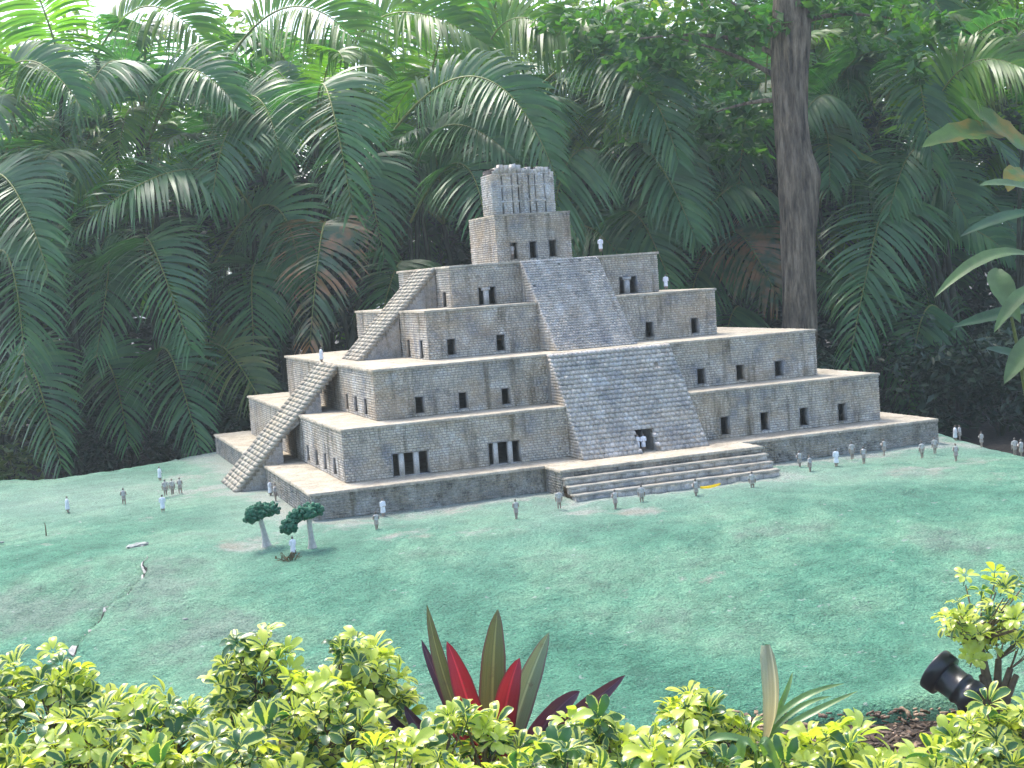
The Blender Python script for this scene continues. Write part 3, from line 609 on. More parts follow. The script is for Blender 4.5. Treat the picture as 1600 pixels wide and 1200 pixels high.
def slab(x0, x1, y0, y1, z, th, lip, name, mat, parent, res=.016, jit=.0034):
    x0 -= lip; x1 += lip; y0 -= lip; y1 += lip
    nx = max(2, int((x1-x0)/res)); ny = max(2, int((y1-y0)/res))
    X, Y = np.meshgrid(np.linspace(x0, x1, nx), np.linspace(y0, y1, ny))
    Zt = z + rng.uniform(-.0008, .0008, X.shape)
    ex = rng.normal(0, jit, X.shape); ey = rng.normal(0, jit, X.shape)
    X[:, 0] += ex[:, 0]; X[:, -1] += ex[:, -1]; Y[0] += ey[0]; Y[-1] += ey[-1]
    i = np.arange(nx*ny).reshape(ny, nx)
    F = np.stack([i[:-1, :-1], i[:-1, 1:], i[1:, 1:], i[1:, :-1]], -1).reshape(-1, 4)
    ring = np.concatenate([i[0, :], i[1:, -1], i[-1, -2::-1], i[-2:0:-1, 0]])
    V = np.stack([X, Y, Zt], -1).reshape(-1, 3)
    low = V[ring].copy(); low[:, 2] = z-th + rng.uniform(-.001, .001, len(ring))
    n0 = len(V); m = len(ring); k = np.arange(m); k2 = (k+1) % m
    F2 = np.stack([ring[k2], ring[k], n0+k, n0+k2], -1)
    bot = np.array([[x0, y0, z-th], [x0, y1, z-th], [x1, y1, z-th], [x1, y0, z-th]]) ; nb = n0+m
    V = np.concatenate([V, low, bot]); F = np.concatenate([F, F2, [[nb, nb+1, nb+2, nb+3]]])
    return obj(name, mesh(name, V, F, mat), parent)

def win_frame(O, U, Nn, hole, parent, depth=.055, name='window', t=.0035):
    """the stone lining of an opening: sill, head and two jambs"""
    a, b, c, d = hole; O = np.asarray(O, float); U = np.asarray(U, float); Nn = np.asarray(Nn, float)
    mb = MB(); Z = np.array([0, 0, 1.0])
    def bx(u0, u1, v0, v1):
        q = [O+U*u+Z*v+Nn*dd for dd in (.0035, -depth) for u, v in ((u0, v0), (u1, v0), (u1, v1), (u0, v1))]
        mb.add(q, MB.BF)
    bx(a, a+t, c, d); bx(b-t, b, c, d); bx(a+t, b-t, c, c+t); bx(a+t, b-t, d-t, d)
    o = mb.build(name, MAT['plaster'], parent)
    fix_normals(o.data)
    return o

def snap(h, rows_h, zb, lo, hi):
    r = lambda z: round((z-zb)/rows_h)*rows_h
    return r(lo), r(hi)

FRONT = {0: [], 1: WIN_F[1], 2: WIN_F[2], 3: WIN_F[3], 4: WIN_F[4]}
tiers = []
for i in range(5):
    a, fy, by, zt = TA[i], TF[i], TB[i], TZ[i]; zb = TZ[i-1] if i else -.05
    h = zt-SLAB-zb; nr = max(1, round(h/.0128)); rh = h/nr
    core = MB(); br = MB()
    wins = []
    # front wall (looks to -Y), left (looks to -X), right (+X), back (+Y)
    Of, Uf, Nf = (-a, -fy, zb), (1, 0, 0), (0, -1, 0)
    holesF = []
    for (x0, x1, z0, z1) in FRONT[i]:
        v0, v1 = snap(h, rh, zb, z0, z1); holesF.append((x0+a, x1+a, v0, v1))
    Ol, Ul, Nl = (-a, by, zb), (0, -1, 0), (-1, 0, 0)
    holesL = []
    for (yc, w, z0, z1) in WIN_L.get(i, []):
        v0, v1 = snap(h, rh, zb, z0, z1); holesL.append((by-yc-w/2, by-yc+w/2, v0, v1))
    Or, Ur, Nr = (a, -fy, zb), (0, 1, 0), (1, 0, 0)
    Ob, Ub, Nb = (a, by, zb), (-1, 0, 0), (0, 1, 0)
    panel(Of, Uf, 2*a, h, holesF, core); panel(Ol, Ul, fy+by, h, holesL, core)
    panel(Or, Ur, fy+by, h, [], core); panel(Ob, Ub, 2*a, h, [], core)
    t = core.build('stage', MAT['mortar'], temple); tiers.append(t)
    bm_ = MAT['base_brick'] if i == 0 else MAT['brick']
    skip0 = [(-.56+a, .51+a, -1, 1)] if i == 0 else []
    for O, U, Nn, w, hl in ((Of, Uf, Nf, 2*a, holesF+skip0), (Ol, Ul, Nl, fy+by, holesL), (Or, Ur, Nr, fy+by, [])):
        br.__init__(); bricks(O, U, Nn, w, h, hl, br)
        tag(br.build('brickwork', bm_, t), kind='stuff')
    for hl in holesF: win_frame(Of, Uf, Nf, hl, t)
    for hl in holesL: win_frame(Ol, Ul, Nl, hl, t, depth=.010)
    slab(-a, a, -fy, by, zt, SLAB, .007, 'terrace', MAT['terrace'], t)
# pillars that stand in the wide openings
for (ti, xc, w, z0, z1, cap) in PILLARS:
    mb = MB(); y = -TF[ti]
    h = TZ[ti]-SLAB-TZ[ti-1]; nr = max(1, round(h/.0128)); rh = h/nr
    v0, v1 = snap(h, rh, TZ[ti-1], z0, z1); z0, z1 = TZ[ti-1]+v0+.0034, TZ[ti-1]+v1-.0034
    mb.box(xc-w/2, xc+w/2, y-.001, y+.03, z0, z1-(.018 if cap else 0))
    if cap: mb.box(xc-w*.85, xc+w*.85, y-.0025, y+.032, z1-.018, z1)
    mb.build('pillar', MAT['pillar'], tiers[ti])

# ---- porch and the four wide steps before it
PX0, PX1 = -.555, .505
porch = MB(); panel((PX0, -1.86, -.05), (1, 0, 0), PX1-PX0, .05+.128-SLAB, [], porch)
panel((PX0, -1.64, -.05), (0, -1, 0), .22, .05+.128-SLAB, [], porch); panel((PX1, -1.86, -.05), (0, 1, 0), .22, .05+.128-SLAB, [], porch)
pt = porch.build('porch', MAT['mortar'], temple)
mb = MB(); bricks((PX0, -1.655, -.05), (0, -1, 0), (-1, 0, 0), .205, .05+.128-SLAB, [], mb); bricks((PX1, -1.86, -.05), (0, 1, 0), (1, 0, 0), .205, .05+.128-SLAB, [], mb)
tag(mb.build('brickwork', MAT['base_brick'], pt), kind='stuff')
slab(PX0, PX1, -1.86, -1.656, .1285, SLAB, .006, 'terrace', MAT['terrace'], pt)
fronts = [-1.860, -1.915, -1.970, -2.028]; tops = [.128, .0955, .0635, .0320]
for k in range(4):
    y0 = fronts[k]; z1 = tops[k]; zb = tops[k+1] if k < 3 else -.02
    st = None
    if k: st = slab(PX0, PX1, y0, fronts[k-1]-.006, z1, .009, .004, 'step', MAT['tread'], temple, res=.018)
    else: st = pt
    x = PX0; n = 0
    while x < PX1-.01:
        w = random.uniform(.06, .085); x1 = min(x+w, PX1)
        if PX1-x1 < .03: x1 = PX1
        b_ = MB(); th = .009 if k else SLAB
        b_.box(x+.0015, x1-.0015, y0+random.uniform(-.0015, .0015), y0+.03, zb-.002, z1-th-.0005, .0008)
        b_.build('block', MAT['base_brick'] if k == 0 else MAT['stair_brick'], st)
        x = x1
    cb = MB(); cb.box(PX0+.003, PX1-.003, y0+.006, -1.65-.0*k, -.04, z1-.0105); cb.build('step_core', MAT['mortar'], st)

# ---- the two flights on the front
def flight(name, x0, x1, yt, zt, yb, zb, nst, ncol, mat, door=None, miss=0.004, nose=.003):
    run = (yt-yb)/nst; rise = (zt-zb)/nst        # goes up towards +Y
    def wedge(xa, xb, zlow):
        # solid under the steps, from zlow upwards
        ya = yb + (zlow-zb)/(zt-zb)*(yt-yb)
        return ngon_extrude([(ya+.010, zlow), (yt+.06, zlow), (yt+.06, zt-.004), (yt+.008, zt-.004)], 'x', xa, xb)
    parts = []
    if door:
        d0, d1, dz = door; parts = [wedge(x0+.003, d0, zb), wedge(d0, d1, dz), wedge(d1, x1-.003, zb)]
    else: parts = [wedge(x0+.003, x1-.003, zb)]
    V, F = join_poly(parts); me = mesh(name, V, F, MAT['mortar']); fix_normals(me)
    fl = obj(name, me, temple)
    bw = (x1-x0)/ncol
    for r in range(nst):
        mb = MB(); z0 = zb+r*rise; z1 = z0+rise; y0 = yb+r*run
        off = bw*.5 if r % 2 else 0
        xs = [x0]+[x0+off+bw*k for k in range(0 if off else 1, ncol)]+[x1]
        for xa, xb in zip(xs[:-1], xs[1:]):
            xc = (xa+xb)/2
            if door and door[0] < xc+(r*0.0) < door[1] and z0 < door[2]-.004: continue
            if random.random() < miss: continue
            e = random.uniform(-.0012, .0012); zl, zh = z0+.0007, z1-.0007; yl, yh = y0-nose+e, y0+run+e
            V = np.array([[xa+.0009, yl, zl], [xb-.0009, yl, zl], [xb-.0009, yl+.05, zl], [xa+.0009, yl+.05, zl], [xa+.0009, yh, zh], [xb-.0009, yh, zh], [xb-.0009, yh+.04, zh], [xa+.0009, yh+.04, zh]])
            mb.add(V+rng.uniform(-.0006, .0006, V.shape), MB.BF)
        mb.build('step', mat, fl)
    # dressed side faces
    for sx, Nn in ((x0, (-1, 0, 0)), (x1, (1, 0, 0))):
        mb = MB(); nr = int((zt-zb)/.015); rh = (zt-zb)/nr
        for r in range(nr):
            z0 = zb+r*rh; ya = yb+(z0+rh-zb)/(zt-zb)*(yt-yb)+.012; w = yt-ya
            if w < .012: continue
            if sx == x0: bricks((sx, yt, z0), (0, -1, 0), Nn, w, rh, [], mb, proud=.002, jit=.001)
            else: bricks((sx, ya, z0), (0, 1, 0), Nn, w, rh, [], mb, proud=.002, jit=.001)
        tag(mb.build('brickwork', MAT['brick'], fl), kind='stuff')
    return fl
flight('front_stair', -.345, .337, -1.250, .639, -1.636, .1285, 23, 26, MAT['stair_brick'], door=(-.035, .065, .238))
flight('front_stair', -.225, .235, -.602, 1.131, -1.072, .6395, 36, 26, MAT['stair_brick'], nose=.0012)

# ---- the two flights on the left side
def stair_left(xb, zb, xt, zt, y0, y1, nst, gaps, mat):
    run = (xt-xb)/nst; rise = (zt-zb)/nst
    line = lambda x: zb+(x-xb)/(xt-xb)*(zt-zb)-.012
    # support walls as upright slices between x-stations: (x0, x1, floor, open head or None)
    parts = []
    for (xa, xe, fz, head) in gaps:
        if head is None:
            parts.append(ngon_extrude([(xa, fz), (xe, fz), (xe, line(xe)), (xa, max(fz+.001, line(xa)))], 'y', y0+.004, y1-.004))
        else:
            parts.append(ngon_extrude([(xa, min(head, line(xa)-.01)), (xe, min(head+.03, line(xe)-.01)), (xe, line(xe)), (xa, line(xa))], 'y', y0+.004, y1-.004))
    V, F = join_poly(parts); me = mesh('side_stair', V, F, MAT['plaster']); fix_normals(me)
    fl = obj('side_stair', me, temple)
    for r in range(nst):
        mb = MB(); xa = xb+r*run; z1 = zb+(r+1)*rise
        k = 5; yy = np.linspace(y0, y1, k+1)
        yy[1:-1] += rng.uniform(-.02, .02, k-1)
        for q in range(k):
            e = random.uniform(-.0008, .0008); z0_ = z1-rise+.0012; xl, xh = xa-.0045+e, xa+run*.80+e; ya, yb = yy[q]+.0006, yy[q+1]-.0006
            V = np.array([[xl, ya, z0_], [xl+.03, ya, z0_], [xl+.03, yb, z0_], [xl, yb, z0_], [xh, ya, z1], [xh+.03, ya, z1], [xh+.03, yb, z1], [xh, yb, z1]])
            mb.add(V+rng.uniform(-.0006, .0006, V.shape), MB.BF)
        mb.build('step', mat, fl)
        mb = MB(); mb.box(xa+.010, xa+run+.022, y0+.003, y1-.003, z1-rise-.004, z1-.004); mb.build('riser', MAT['mortar'], fl)
    return fl
stair_left(-1.875, 0.0, -1.262, .636, -.40, .12, 31,
           [(-1.865, -1.600, -.03, None), (-1.600, -1.497, .128, .305), (-1.490, -1.370, .384, None), (-1.370, -1.264, .384, .565)], MAT['tread'])
stair_left(-1.115, .639, -.630, 1.128, -.275, .14, 26, [(-1.105, -.864, .6385, None), (-.856, -.632, .9005, None)], MAT['tread'])
# raised cheek walls of the upper flight are the stage walls themselves

# ---- the house on the top stage
HX0, HX1, HY0, HY1, HZ0, HZ1 = -.275, .180, -.355, .130, 1.131, 1.405
core = MB(); h = HZ1-HZ0-.010; rh = h/round(h/.0128)
hw = []
for (x0, x1) in ((-.200, -.148), (-.083, -.031), (.038, .092)):
    v0, v1 = snap(h, rh, HZ0, HZ0+.014, HZ0+.108); hw.append((x0-HX0, x1-HX0, v0, v1))
panel((HX0, HY0, HZ0), (1, 0, 0), HX1-HX0, h, hw, core); panel((HX0, HY1, HZ0), (0, -1, 0), HY1-HY0, h, [], core)
panel((HX1, HY0, HZ0), (0, 1, 0), HY1-HY0, h, [], core); panel((HX1, HY1, HZ0), (-1, 0, 0), HX1-HX0, h, [], core)
house = core.build('tower_house', MAT['mortar'], temple)
for O, U, Nn, w, hl in (((HX0, HY0, HZ0), (1, 0, 0), (0, -1, 0), HX1-HX0, hw), ((HX0, HY1, HZ0), (0, -1, 0), (-1, 0, 0), HY1-HY0, []), ((HX1, HY0, HZ0), (0, 1, 0), (1, 0, 0), HY1-HY0, [])):
    mb = MB(); bricks(O, U, Nn, w, h, hl, mb); tag(mb.build('brickwork', MAT['brick'], house), kind='stuff')
for hl in hw: win_frame((HX0, HY0, HZ0), (1, 0, 0), (0, -1, 0), hl, house, name='doorway')
slab(HX0, HX1, HY0, HY1, HZ1, .010, .004, 'roof', MAT['terrace'], house)
# ---- the roof comb: upright stone fingers in three courses
CX0, CX1, CY0, CY1 = -.272, .108, -.325, -.145
comb = empty('roof_comb'); comb.parent = temple
mb = MB(); mb.box(CX0+.012, CX1-.012, CY0+.022, CY1, HZ1, HZ1+.262); mb.build('comb_core', MAT['dark'], comb)
cuts = [0, .165, .325, .425, .60, .70, .85, 1.0]
zs = [HZ1, HZ1+.072, HZ1+.158, HZ1+.232]
CH = .232
slots = []
for c_ in range(7):                               # fingers along the front, dark slots between them
    xa = CX0+(CX1-CX0)*cuts[c_]; xb = CX0+(CX1-CX0)*cuts[c_+1]; g = .0046
    mb = MB(); mb.box(xa+(g if c_ else 0), xb-(g if c_ < 6 else 0), CY0, CY0+.04, HZ1+.001, HZ1+CH, .0005); mb.build('stone', MAT['comb'], comb)
    if c_: slots += [(xa-CX0-g, xa-CX0+g, z0, z1) for z0, z1 in ((0, .066), (.080, .150), (.162, .215))]
for r in (.073, .156):
    mb = MB(); mb.box(CX0+.012, CX1-.012, CY0+.004, CY0+.03, HZ1+r-.006, HZ1+r+.006); mb.build('ledge', MAT['comb'], comb)
for xa, xb in ((CX0+.001, CX0+.02), (CX1-.02, CX1-.001)):
    mb = MB(); mb.box(xa, xb, CY0+.041, CY1, HZ1+.001, HZ1+CH); mb.build('side_stone', MAT['comb'], comb)
for O, U, Nn, w, hl in (((CX0, CY0, HZ1), (1, 0, 0), (0, -1, 0), CX1-CX0, slots), ((CX0, CY1, HZ1), (0, -1, 0), (-1, 0, 0), CY1-CY0, []), ((CX1, CY0, HZ1), (0, 1, 0), (1, 0, 0), CY1-CY0, [])):
    mb = MB(); bricks(O, U, Nn, w, CH, hl, mb, miss=.015, jit=.0024); tag(mb.build('brickwork', MAT['comb'], comb), kind='stuff')
x = CX0+.012
for c_ in range(16):                              # broken crest
    w = random.uniform(.016, .030); x1 = min(x+w, CX1-.010)
    if x1-x < .006: break
    f_ = (x-CX0)/(CX1-CX0); hh = random.uniform(.016, .040)+(.016 if .12 < f_ < .42 else 0)-(.008 if f_ > .85 else 0)
    mb = MB(); mb.box(x+.0006, x1-.0006, CY0+random.uniform(.0, .008), CY0+.06, HZ1+CH-.004, HZ1+CH+hh, .0022); mb.build('crest_stone', MAT['comb'], comb)
    mb = MB(); mb.box(x+.0006, x1-.0006, CY0+.062, CY1-random.uniform(.0, .02), HZ1+CH-.004, HZ1+CH+hh*random.uniform(.5, .9), .003); mb.build('crest_stone', MAT['comb'], comb)
    x = x1

# ------------------------------------------------------------------ figurines (painted, about 9 cm tall)
MAT['fskin'] = plain_mat('figurine_brown', (.30, .23, .185), .7, 200, .3, .2, .001)
MAT['fhair'] = plain_mat('figurine_dark_hair', (.15, .125, .105), .8, 200, .3, 0)
MAT['fgrey'] = plain_mat('figurine_grey_cloth', (.44, .42, .40), .8, 150, .25, .2, .001)
MAT['fwhite'] = plain_mat('figurine_white_cloth', (.72, .73, .76), .75, 150, .12, .2, .001)
MAT['fbrown'] = plain_mat('figurine_brown_cloth', (.35, .30, .26), .8, 150, .25, .2, .001)

def capsule(bm, a, b, ra, rb, seg=10, rings=5):
    a, b = Vector(a), Vector(b); ax = b-a; L = ax.length
    q = ax.to_track_quat('Z', 'Y') if L > 1e-9 else Vector((0, 0, 1)).to_track_quat('Z', 'Y')
    prof = [(-ra*math.cos(t), ra*math.sin(t)) for t in np.linspace(0, math.pi/2, rings)] + [(L+rb*math.sin(t), rb*math.cos(t)) for t in np.linspace(0, math.pi/2, rings)]
    rows = []
    for z, r in prof:
        rows.append([bm.verts.new(a + q @ Vector((max(r, 1e-5)*math.cos(2*math.pi*k/seg), max(r, 1e-5)*math.sin(2*math.pi*k/seg), z))) for k in range(seg)])
    for r0, r1 in zip(rows[:-1], rows[1:]):
        for k in range(seg): bm.faces.new((r0[k], r0[(k+1) % seg], r1[(k+1) % seg], r1[k]))
    bm.faces.new(rows[0][::-1]); bm.faces.new(rows[-1])

def figure_mesh(kind, s=.0875):
    """a person in unit height, facing -Y; skin of one piece"""
    bm = bmesh.new(); C = lambda a, b, ra, rb: capsule(bm, Vector(a)*s, Vector(b)*s, ra*s, rb*s)
    C((0, 0, .925), (0, -.004, .945), .055, .058); C((0, -.058, .925), (0, -.066, .915), .012, .014)     # head, nose
    C((.052, 0, .93), (.056, .004, .93), .014, .012); C((-.052, 0, .93), (-.056, .004, .93), .014, .012)  # ears
    C((0, .004, .84), (0, 0, .90), .034, .032)                                                           # neck
    C((0, 0, .60), (0, 0, .76), .085, .098); C((-.085, 0, .785), (.085, 0, .785), .048, .048)             # trunk, shoulders
    C((0, 0, .53), (0, 0, .60), .098, .086)
    st = .05 if kind == 'carry' else .02
    for sx, f_ in ((-1, -st), (1, st)):
        C((sx*.055, 0, .50), (sx*.06, f_*.6, .28), .068, .05); C((sx*.06, f_*.6, .28), (sx*.062, f_, .05), .048, .032)
        C((sx*.062, f_+.01, .028), (sx*.066, f_-.085, .02), .030, .024)
    if kind in ('robe', 'robe2'):
        C((0, 0, .72), (0, .004, .30), .115, .135); C((0, 0, .36), (0, .006, .24), .138, .142)
        for sx in (-1, 1):
            C((sx*.13, 0, .77), (sx*.155, -.02, .58), .05, .046); C((sx*.155, -.02, .58), (sx*.10, -.115, .56), .044, .034)
            C((sx*.10, -.115, .56), (sx*.05, -.15, .57), .026, .018)
    elif kind == 'carry':
        C((0, 0, .60), (0, .002, .36), .105, .125)
        for sx in (-1, 1):
            C((sx*.13, 0, .77), (sx*.165, .0, .60), .042, .036); C((sx*.165, .0, .60), (sx*.085, -.15, .66), .034, .026)
            for k in range(4): C((sx*(.085-.008*k), -.15, .65+.012*k), (sx*(.035-.004*k), -.165, .66+.012*k), .0085, .007)
        C((-.06, -.155, .655), (.06, -.155, .67), .055, .055)                                            # a bundle held before the chest
    else:
        C((0, 0, .60), (0, .002, .40), .105, .118)
        for sx in (-1, 1):
            C((sx*.135, 0, .77), (sx*.175, .01, .59), .042, .035); C((sx*.175, .01, .59), (sx*.165, -.03, .42), .033, .025)
            C((sx*.165, -.03, .41), (sx*.16, -.045, .36), .026, .018)
            for k in range(4): C((sx*.165, -.03-.012*k+.018, .37), (sx*.16, -.04-.012*k+.018, .335-.004*abs(k-1)), .008, .007)
            C((sx*.158, -.055, .40), (sx*.145, -.075, .37), .009, .008)
    me = bpy.data.meshes.new('tmp'); bm.to_mesh(me); bm.free()
    o = bpy.data.objects.new('tmp', me); COL.objects.link(o)
    rm = o.modifiers.new('r', 'REMESH'); rm.mode = 'VOXEL'; rm.voxel_size = .0135*s*1.0
    dg = bpy.context.evaluated_depsgraph_get()
    out = bpy.data.meshes.new_from_object(o.evaluated_get(dg))
    bpy.data.objects.remove(o); bpy.data.meshes.remove(me)
    out.materials.clear()
    for k in ('fskin', 'fhair', {'robe': 'fwhite', 'stand': 'fgrey', 'carry': 'fgrey'}[kind], {'robe': 'fwhite', 'stand': 'fbrown', 'carry': 'fbrown'}[kind]): out.materials.append(MAT[k])
    mi = []
    for p in out.polygons:
        c_ = p.center/s; z = c_.z; r = math.hypot(c_.x, c_.y)
        if z > .955 or (z > .90 and c_.y > .012): m_ = 1
        elif z > .86: m_ = 0
        elif kind == 'robe': m_ = 2 if (z > .20 and not (c_.y < -.118 and abs(c_.x) < .10 and z > .5)) else 0
        elif kind == 'carry' and c_.y < -.105 and abs(c_.x) < .1 and z > .55: m_ = 2
        elif z > .56: m_ = 2 if (abs(c_.x) < .13 or kind == 'stand' and z > .62) else 0
        elif z > .32 and r < .14: m_ = 3
        else: m_ = 0
        mi.append(m_)
    out.polygons.foreach_set('material_index', np.array(mi, dtype=np.int32))
    out.polygons.foreach_set('use_smooth', np.ones(len(mi), dtype=bool))
    out.name = 'figurine'
    return out
FIGM = {k: figure_mesh(k) for k in ('robe', 'stand', 'carry')}
for (p, kind, az, lab) in FIGURES:
    o = obj('figurine', FIGM[kind])
    z = p[2]
    if p[2] < .05 and abs(p[0]) < 3.5 and not (abs(p[0]) < 1.7 and abs(p[1]) < 1.6): z = float(mound(p[0], p[1])) - .002
    o.location = (p[0], p[1], z); o.rotation_euler.z = R(az)
    sc_ = random.uniform(.93, 1.05)
    if 'climbing' in lab or 'topmost small' in lab or 'faint' in lab: sc_ = .62
    if 'doorway' in lab or 'edge of the top' in lab: sc_ = .95
    o.scale = (sc_,)*3
    tag(o, lab, 'figurine', 'painted figurines around the temple')

# ------------------------------------------------------------------ two miniature trees
MAT['mtrunk'] = plain_mat('pale_model_trunk', (.42, .41, .37), .85, 60, .25, .4, .003)
MAT['mcrown'] = plain_mat('dark_green_model_foliage', (.026, .115, .066), .8, 70, .5, .6, .004)
ICO = None
def ico(sub=1):
    b = bmesh.new(); bmesh.ops.create_icosphere(b, subdivisions=sub, radius=1.0)
    V = np.array([v.co[:] for v in b.verts]); F = np.array([[v.index for v in f.verts] for f in b.faces]); b.free(); return V, F
ICOV, ICOF = ico(1)
def mini_tree(base, h, lobes, lean, label):
    t = empty('model_tree', base)
    pts = bez((0, 0, -.01), (lean[0]*.3, lean[1]*.3, h*.5), (lean[0], lean[1], h), 8)
    V, F = tube(pts, [.026, .018, .014, .012, .011, .0105, .0105, .012], 9)
    V += rng.uniform(-.0012, .0012, V.shape)
    obj('trunk', mesh('trunk', V, F, MAT['mtrunk'], True), t)
    mb_V = []; mb_F = []; n = 0
    for (cx, cy, cz, rx, ry, rz) in lobes:
        rz *= 1.45; rx *= 1.08
        k = int(9000*rx*(rx+rz))+40
        for _ in range(k):
            d = rng.normal(size=3); d /= np.linalg.norm(d); d[2] = d[2] if d[2] > -.35 else -d[2]*.4
            q = np.array([cx, cy, cz]) + d*np.array([rx, ry, rz])*rng.uniform(.72, 1.0)
            r = rng.uniform(.0055, .0115)
            mb_V.append(q + ICOV*r*rng.uniform(.75, 1.25, (1, 3)) + rng.normal(0, .0009, ICOV.shape)); mb_F.append(ICOF+n); n += len(ICOV)
        core = np.array([cx, cy, cz]) + ICOV*np.array([rx, ry, rz])*.8
        mb_V.append(core); mb_F.append(ICOF+n); n += len(ICOV)
    obj('crown', mesh('crown', np.concatenate(mb_V), np.concatenate(mb_F), MAT['mcrown']), t)
    tag(t, label, 'model tree', 'miniature trees by the temple corner')
mini_tree(TREE_A, .125, [(-.025, 0, .140, .060, .05, .026), (-.055, -.01, .125, .03, .03, .025), (.02, 0, .145, .045, .04, .024), (-.01, .01, .155, .04, .035, .02)], (-.020, 0), 'miniature tree with one dark green umbrella crown, left of the pair')
mini_tree(TREE_B, .135, [(.0, 0, .150, .055, .045, .026), (-.05, .005, .138, .035, .03, .024), (.02, 0, .160, .035, .03, .018), (-.095, -.01, .100, .034, .03, .028), (-.075, 0, .125, .025, .02, .02)], (-.004, 0), 'miniature tree with a drooping lower lobe on its left, right of the pair')

# ------------------------------------------------------------------ bits lying about on the slope
MAT['dry'] = plain_mat('dry_brown_plant', (.10, .08, .04), .9, 80, .4, 0)
MAT['chip'] = plain_mat('pale_cement_chip', (.26, .28, .26), .85, 60, .2, .3, .002)
MAT['yellow'] = leaf_mat('fallen_yellow_leaf', (.80, .55, .01), (.85, .62, .02), None, .5, .2, (1, 1, .6))
def tuft(name, base, n, rad, hgt, mat, label, cat):
    Vs, Fs, k = [], [], 0
    for _ in range(n):
        az = rng.uniform(0, 6.283); r = rng.uniform(0, rad); L = hgt*rng.uniform(.4, 1)
        p0 = np.array([math.cos(az)*r*.4, math.sin(az)*r*.4, -.004]); p2 = np.array([math.cos(az)*r*1.4, math.sin(az)*r*1.4, L])
        V, F = tube(bez(p0, (p0+p2)/2+np.array([0, 0, L*.3]), p2, 4), [.0016, .0013, .001, .0004], 3); Vs.append(V); Fs.append(F+k); k += len(V)
        q = p2; w = rng.normal(size=3)*.003; u_ = rng.normal(size=3)*.004
        Vs.append(np.array([q-w, q-u_, q+w, q+u_])); Fs.append(np.array([[0, 1, 2, 3]])+k); k += 4
    o = obj(name, mesh(name, np.concatenate(Vs), np.concatenate(Fs), mat), None, base)
    return tag(o, label, cat)
tuft('dry_weed', CLUMP, 60, .045, .035, MAT['dry'], 'dry brown weed tuft on the slope below the two miniature trees', 'weed')
MAT['moss'] = plain_mat('olive_moss', (.13, .14, .05), .9, 120, .4, 0)
tuft('moss_tuft', (WEED[0], WEED[1]-.012, WEED[2]), 70, .035, .014, MAT['moss'], 'olive tuft of moss growing on the lower front stair near its top', 'moss')
V, F = tube(bez((0, 0, -.01), (.002, 0, .03), (-.001, 0, .058), 5), [.0035, .003, .003, .0025, .0015], 5)
tag(obj('twig', mesh('twig', V, F, MAT['dry'], True), None, TWIG), 'short dark twig standing upright in the grass at far left', 'twig')
# a fallen leaf, curled a little
uu, vv = np.meshgrid(np.linspace(-1, 1, 5), np.linspace(0, 1, 9))
wd = .011*np.sin(np.pi*np.clip(vv, .02, .98))**.7
LV = np.stack([(vv-.5)*.12, uu*wd, .006+.010*np.abs(uu)**2+.006*(vv-.5)**2*4], -1).reshape(-1, 3)
i5 = np.arange(45).reshape(9, 5); LF = np.stack([i5[:-1, :-1], i5[:-1, 1:], i5[1:, 1:], i5[1:, :-1]], -1).reshape(-1, 4)
yl = obj('fallen_leaf', mesh('fallen_leaf', LV, LF, MAT['yellow'], True), None, (YLEAF[0], YLEAF[1], float(mound(YLEAF[0], YLEAF[1]))+.004)); yl.rotation_euler = (0.15, 0, R(12))
tag(yl, 'bright yellow fallen leaf lying on the slope before the steps', 'leaf')
for k, p in enumerate(CHIPS):
    s_ = rng.uniform(.006, .014); V = ICOV*np.array([s_*1.5, s_, s_*.5])*rng.uniform(.7, 1.2, (len(ICOV), 1))
    o = obj('cement_chip', mesh('cement_chip', V, ICOF, MAT['chip']), None, (p[0], p[1], p[2]+.002)); o.rotation_euler.z = rng.uniform(0, 6)
    tag(o, 'small pale chip of cement lying on the painted slope', 'chip', 'cement chips on the slope')
b = bmesh.new(); bmesh.ops.create_icosphere(b, subdivisions=3, radius=1)
for v in b.verts: v.co = Vector((v.co.x*.055+.012*mnoise.noise(v.co*2), v.co.y*.028+.012*mnoise.noise(v.co*3), v.co.z*.009+.004*mnoise.noise(v.co*4)))
me = bpy.data.meshes.new('cement_lump'); b.to_mesh(me); b.free(); me.materials.append(MAT['chip'])
o = obj('cement_lump', me, None, (PATCH_STONE[0], PATCH_STONE[1], PATCH_STONE[2]+.003)); o.rotation_euler.z = .5
tag(o, 'flat pale lump of bare cement on the left slope above the crack', 'cement lump')

# ------------------------------------------------------------------ the black garden floodlight
MAT['blackplastic'] = plain_mat('black_plastic', (.018, .019, .024), .32, 60, .2, .05, .001, spec=.5)
MAT['lens'] = plain_mat('dark_lens_glass', (.03, .035, .04), .05, 30, .1, 0, spec=.8)
fl = empty('floodlight', (SPOT_B[0], SPOT_B[1], SOILZ))
A = Vector(SPOT_A) - fl.location; B = Vector(SPOT_B) - fl.location
ax = (A-B).normalized(); Lc = (A-B).length; q = ax.to_track_quat('Z', 'Y')
def lathe(name, prof, mat, parent, seg=32):
    V = []; F = []
    for z, r in prof:
        for k in range(seg):
            a_ = 2*math.pi*k/seg; V.append(B + q @ Vector((r*math.cos(a_), r*math.sin(a_), z)))
    for i in range(len(prof)-1):
        for k in range(seg): F.append([i*seg+k, i*seg+(k+1) % seg, (i+1)*seg+(k+1) % seg, (i+1)*seg+k])
    return obj(name, mesh(name, np.array(V), np.array(F), mat, False), parent)
rr = .056
